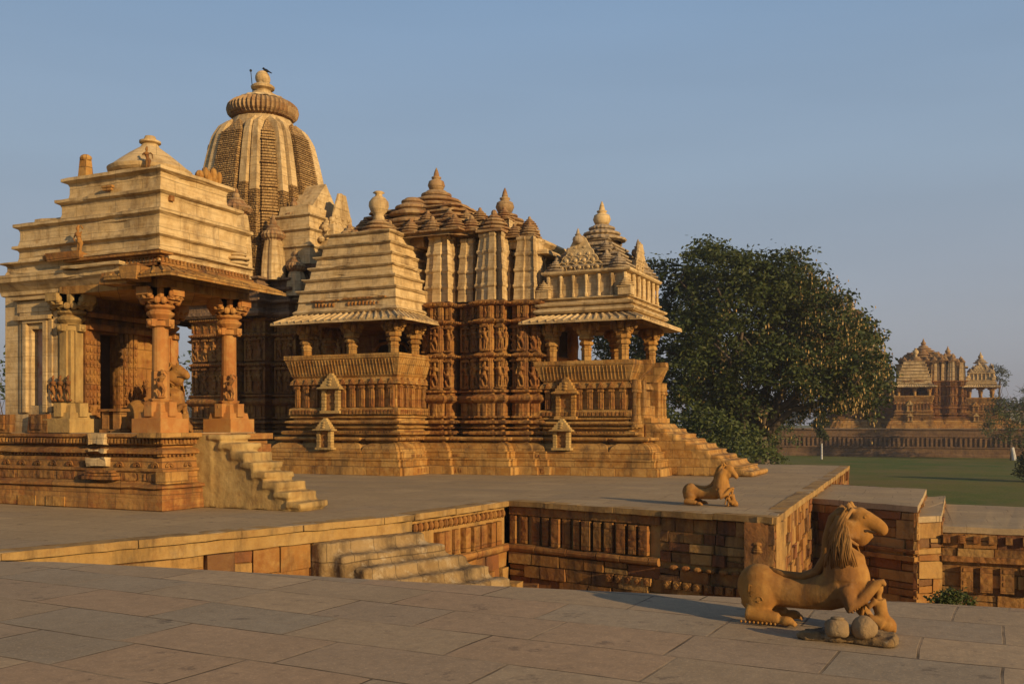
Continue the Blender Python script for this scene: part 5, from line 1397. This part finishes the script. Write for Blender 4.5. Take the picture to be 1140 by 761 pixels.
# the great tree behind the porch
D = 70.0; base = px3(848,0,D); base.z = LZ
tr = thing('broad_tree', tuple(base), 'huge spreading dark green tree hung with tan dry pods behind the temple stairs', 'tree')
lob = []
for (x,y,r) in ((762,330,42),(795,308,40),(742,385,42),(830,318,44),(872,322,34),(880,365,46),(918,358,36),(942,385,36),(962,415,27),(905,408,40),(855,395,46),(800,385,48),(785,438,34),(822,436,32),(745,430,34),(932,432,26),(968,440,16),(950,362,20),(900,322,18),(730,300,20),(780,288,22),(965,372,14)):
    for k in range(2):
        dd = D+rnd.uniform(-5.5,5.5)*(1 if r>25 else .5); lob.append((px3(x+rnd.uniform(-5,5),y+rnd.uniform(-4,4)+ (0 if k==0 else 6),dd), r*.0654*.95))
for (x,y,r) in ((700,345,30),(690,390,34),(715,425,30),(668,370,24),(690,365,26),(708,385,26),(680,395,24),(705,330,24),(966,388,16),(830,462,26),(858,468,20),(800,470,26),(770,455,28),(880,452,18),(975,410,16),(850,450,26),(905,452,18),(935,455,15),(965,458,12),(820,480,28),(845,490,18),(960,435,22)):
    lob.append((px3(x,y,D+rnd.uniform(-2,4)), r*.0654))
for k in range(14):   # depth of the crown, out of the photo's sight
    a = rnd.uniform(0,6.28); lob.append((Vector((base.x+rnd.uniform(-5,5),base.y+rnd.uniform(-6.5,6.5),rnd.uniform(4,11.5))),rnd.uniform(2.0,3.0)))
fol, pod = MB(), MB()
cam_r = Vector((math.cos(R(YAW)),math.sin(R(YAW)),0))
def pp(p):
    u = (p-base).dot(cam_r); v = p.z
    f = .16
    if u > 1.0: f += .75
    if v < 5.5: f += .18
    if v > 10.0: f -= .12
    k_ = mnoise.noise(p*.32+Vector((3,7,1)))
    return f*((1.9 if k_ > -.08 else .3) if u > 0 else (1.7 if k_ > .1 else .1))
crown(fol, lob, 5.2, 1.0, 52, .34, rnd, .42, pod, pp)
fol.build('foliage', M['leaf'], tr); pod.build('dry_pods', M['pod'], tr)
tm = MB(); tm.smooth = True
t0 = base+Vector((0,0,0)); fork = base+Vector((-.2,0,3.4))
limb(tm,t0,fork,.75,.55,rnd,4,.1)
for (c,r) in lob[::2][:14]:
    pts = limb(tm,fork,Vector(c),.30,.06,rnd,6,.5)
    limb(tm,pts[3],Vector(c)+Vector((rnd.uniform(-2,2),rnd.uniform(-2,2),rnd.uniform(0,1.5))),.12,.03,rnd,5,.5)
tm.build('trunk', M['bark'], tr)

def bush(name, label, cat, lobes, mat, dens, cr, per, size, stem=True, z=LZ, group=None, asp=.45, trunk_h=None, white=False):
    c = sum((l[0] for l in lobes),Vector())/len(lobes); t = thing(name,(c.x,c.y,z),label,cat,group)
    f = MB(); crown(f,lobes,dens,cr,per,size,rnd,.8,asp=asp); f.build('foliage', mat, t)
    s = MB(); s.smooth=True
    for (lc,lr) in lobes[:7]:
        limb(s,(c.x+rnd.uniform(-.2,.2),c.y+rnd.uniform(-.2,.2),z+(trunk_h or 0)*.9),lc,.05+.02*lr,.02,rnd,5,.4)
    if trunk_h: limb(s,(c.x,c.y,z),(c.x,c.y,z+trunk_h),.09,.07,rnd,3,.05)
    s.build('trunk', M['bark'], t)
    if white:
        w_ = MB(); w_.lathe((c.x,c.y,z),[(.12,0),(.10,.6),(.095,white)],12); w_.build('painted_base', M['white'], t)
    return t
bl = [(px3(x,y,d),r*.047) for x,y,r,d in ((757,480,22,52),(775,470,20,50),(795,478,22,49),(812,488,20,48),(800,500,20,48),(770,500,24,50),(745,495,24,53),(822,505,12,47),(790,520,26,50),(812,525,20,48),(765,530,28,51),(740,470,18,54),(832,490,20,58),(845,500,18,60),(856,508,16,62),(838,512,20,58),(866,512,12,64))]
bush('leafy_bush','dense olive green bush behind the porch stairs','bush',bl,M['leaf2'],22,.42,22,.26)
bl = [(px3(x,y,100),r*.093) for x,y,r in ((862,468,14),(848,476,14),(873,480,12),(858,492,14),(885,488,8),(840,495,12))]
bush('far_shrub','grey green shrubs with pale stems under the broad tree, left of the far wall','bush',bl,M['leaf2'],9,.6,20,.32)
# sapling with a whitewashed foot
bl = [(px3(x,y,116),r*.108) for x,y,r in ((914,463,5),(911,472,6),(917,470,5),(914,482,4.5),(918,486,3))]
bush('sapling','thin sapling with whitewashed trunk foot standing before the far platform wall','tree',bl,M['leaf'],150,.3,22,.26,trunk_h=1.9,white=1.9)
# twiggy tree on the right with a white foot
bl = [(px3(x,y,112),r*.105) for x,y,r in ((1106,462,11),(1118,455,12),(1130,470,12),(1100,476,9),(1140,458,14),(1122,484,9),(1112,488,6),(1150,475,14),(1138,490,8),(1146,440,10),(1112,446,6))]
t = bush('thin_tree','sparse twiggy tree with a whitewashed foot at the right, before the far temple','tree',bl,M['leaf2'],38,.5,12,.24,trunk_h=3.2)
w_ = MB(); p = px3(1129,0,112); limb(w_,(p.x,p.y,LZ),(p.x-.6,p.y,LZ+3.6),.22,.15,rnd,3,.05); w_.build('leaning_stem', M['bark'], t)
w_ = MB(); w_.tube([(p.x+.02,p.y-.02,LZ),(p.x-.22,p.y-.02,LZ+1.5)],[.27,.22],10); w_.build('painted_base', M['white'], t)
w_ = MB()
for (c,r) in bl:
    for k in range(12):
        limb(w_,c,Vector(c)+Vector((rnd.gauss(0,1),rnd.gauss(0,1),rnd.uniform(.2,1.6)))*r*.9,.03,.012,rnd,3,.5)
w_.build('bare_twigs', M['bark'], t)
# dark shrub at the right edge
bl = [(px3(x,y,70),r*.065) for x,y,r in ((1140,516,9),(1150,505,14),(1136,528,6),(1150,530,14),(1162,515,18))]
bush('edge_shrub','dark leafy shrub on the lawn cut off by the right edge of the photo','bush',bl,M['leaf'],60,.32,20,.22)
# plant growing at the pit edge
bl = []
for (x,y,r) in ((1046,668,9),(1058,664,10),(1070,668,9),(1080,672,6),(1052,676,10),(1068,678,10)):
    bl.append((px3(x,y,9.3),r*.0087))
bush('pit_plant','low green weeds growing from the pit wall edge behind the rearing beast','plant',bl,M['leaf2'],2600,.06,14,.04,z=-.35)
# tall thin palm-like tree far right
bl = [(px3(x,y,175),r*.164) for x,y,r in ((1113,412,6),(1107,417,5),(1119,416,5),(1112,424,5),(1118,426,3.5),(1106,409,3))]
t = bush('tall_tree','tall slim tree with a small round crown beyond the far temple','tree',bl,M['hazeleaf'],22,.5,14,.34)
w_ = MB(); p = px3(1113,0,175); limb(w_,(p.x,p.y,LZ),(p.x,p.y,9.5),.3,.16,rnd,5,.06); w_.build('tall_stem', M['bark'], t)
# left edge trees
bl = [(px3(x,y,75),r*.07) for x,y,r in ((-8,400,18),(2,420,16),(-14,440,20),(5,445,15),(-20,380,14),(20,455,15),(-30,420,26))]
bush('side_tree','dark round tree seen past the left edge of the shrine wall','tree',bl,M['leaf'],3.2,.8,16,.45)
bl = [(px3(x,y,85),r*.08) for x,y,r in ((188,400,12),(200,410,14),(190,425,16),(205,430,16),(178,420,14),(215,415,16),(192,445,16))]
bush('gap_tree','dark tree glimpsed between the shrine pillars','tree',bl,M['leaf'],3.4,.8,16,.45)
# far tree belt, individually grown, along the horizon
k = 0
for i in range(30):
    ang = -62+i*3.9+rnd.uniform(-1,1); dist = rnd.uniform(300,420); a = R(90+YAW-ang)
    x = dist*math.cos(a)/1; y = dist*math.sin(a)
    hgt = rnd.uniform(8,15); lobes = [(Vector((x+rnd.uniform(-12,12),y+rnd.uniform(-6,6),LZ+hgt*rnd.uniform(.35,.75))),hgt*rnd.uniform(.3,.42)) for _ in range(6)]
    t = thing('horizon_tree',(x,y,LZ),'hazy tree in the distant belt along the horizon','tree','trees of the distant belt')
    f = MB(); crown(f,lobes,1.1,2.0,10,1.5,rnd,.8); f.build('foliage', M['hazeleaf'], t)
    s = MB(); limb(s,(x,y,LZ),(x,y,LZ+hgt*.5),.4,.2,rnd,3,.05); s.build('trunk', M['bark'], t)

# ================================================================ far platform and temple
pa = Vector(at(845,505.5,-2.6)); pb = Vector(at(1140,509,-2.6)); fy = Vector(at(980,508,-2.6)).y
pa = Vector((pa.x, fy)); FX0 = px3(845,0,pa.y/.95).x
# left end of the wall on the line y = fy seen at px 845
def on_line(px, Y):
    c, s = math.cos(R(YAW)), math.sin(R(YAW)); r = (px-570)/1070
    # x*c+Y*s = r*(-x*s+Y*c)
    return (r*Y*c-Y*s)/(c+r*s)
FX0 = on_line(847,fy); FX1 = FX0+75
fw = thing('far_platform_wall', (FX0+20,fy,LZ), 'long reddish stone platform wall across the lawn under the far temple', 'wall')
FT = 1.0
mb = MB(); mb.sweep([(FX0,fy),(FX1,fy),(FX1,fy+48),(FX0,fy+48)],[(.25,LZ),(.25,LZ+.35),(.05,LZ+.45),(.05,LZ+1.1),(.18,LZ+1.15),(.18,LZ+1.3),(0,LZ+1.35),(0,LZ+2.5),(.12,LZ+2.55),(.12,LZ+2.7),(0,LZ+2.75),(0,FT-.15),(.15,FT-.12),(.15,FT)])
mb.mi = 1
for i in range(132):
    x = FX0+.2+i*.56
    if x < FX1: mb.box(x-.19,fy-.18,LZ+1.36,x+.08+rnd.uniform(-.02,.03),fy,LZ+2.5-rnd.uniform(0,.1))
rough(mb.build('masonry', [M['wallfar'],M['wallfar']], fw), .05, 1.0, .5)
mb = MB(); mb.add([(FX0-.1,fy-.1,FT+.005),(FX1,fy-.1,FT+.005),(FX1,fy+48,FT+.005),(FX0-.1,fy+48,FT+.005)],[(0,1,2,3)]); mb.build('paved_top', M['pavefar'], fw)
bpy.context.view_layer.update()
kids = {}
for o in list(COL.objects):
    if o.parent: kids.setdefault(o.parent.name,[]).append(o)
far = copy_tree(TE,None,kids)
tx = on_line(1017, 149.0)
far.location = (tx+1.05*1.2, 155.0, FT+.006); far.scale = (1.2,1.2,1.22)
far['label'] = 'distant reddish carved temple across the lawn on its own platform'
# pole in the haze
p = px3(884,0,230); mp = thing('mast', (p.x,p.y,LZ), 'thin pole standing in the haze left of the far temple', 'pole')
mb = MB(); mb.lathe((p.x,p.y,LZ),[(.22,0),(.16,5),(.12,9.5)],8); mb.build('shaft', M['metal'], mp); mb = MB(); mb.box(p.x-.5,p.y-.08,6.6,p.x+.5,p.y+.08,6.75); mb.build('crossbar', M['metal'], mp)
p = px3(1120,445,190)
for (x,y,w2) in ((1121,452,3.2),(1136,452,2.6)):
    q = px3(x,y+8,165); hb = thing('white_house',(q.x,q.y,LZ),'small whitewashed building among the trees behind the twiggy tree, '+('left one' if x<1130 else 'right one'),'building')
    mb = MB(); mb.box(q.x-w2*.6,q.y,LZ,q.x+w2*.6,q.y+4,3.7); mb.mi=0; mb.build('wall', M['housewall'], hb)
    mb = MB(); mb.box(q.x-w2*.7,q.y-.3,3.7,q.x+w2*.7,q.y+4.3,3.95); mb.build('roof', M['grey'], hb)
    mb = MB(); mb.box(q.x-.5,q.y-.03,2.5,q.x+.5,q.y+.05,3.7); mb.build('window', M['void'], hb)

# ================================================================ haze
mb = MB(); mb.box(-520,-60,LZ-1,520,560,22)
hz = mb.build('haze', [], None, None); tag(hz, kind='stuff')
m = bpy.data.materials.new('morning_haze'); m.use_nodes = True; nt = m.node_tree; nt.nodes.clear()
o_ = nt.nodes.new('ShaderNodeOutputMaterial'); v_ = nt.nodes.new('ShaderNodeVolumePrincipled')
v_.inputs['Color'].default_value = (0.80,0.82,0.90,1); v_.inputs['Density'].default_value = 0.00045; v_.inputs['Anisotropy'].default_value = 0.2
nt.links.new(v_.outputs[0], o_.inputs['Volume']); hz.data.materials.append(m)
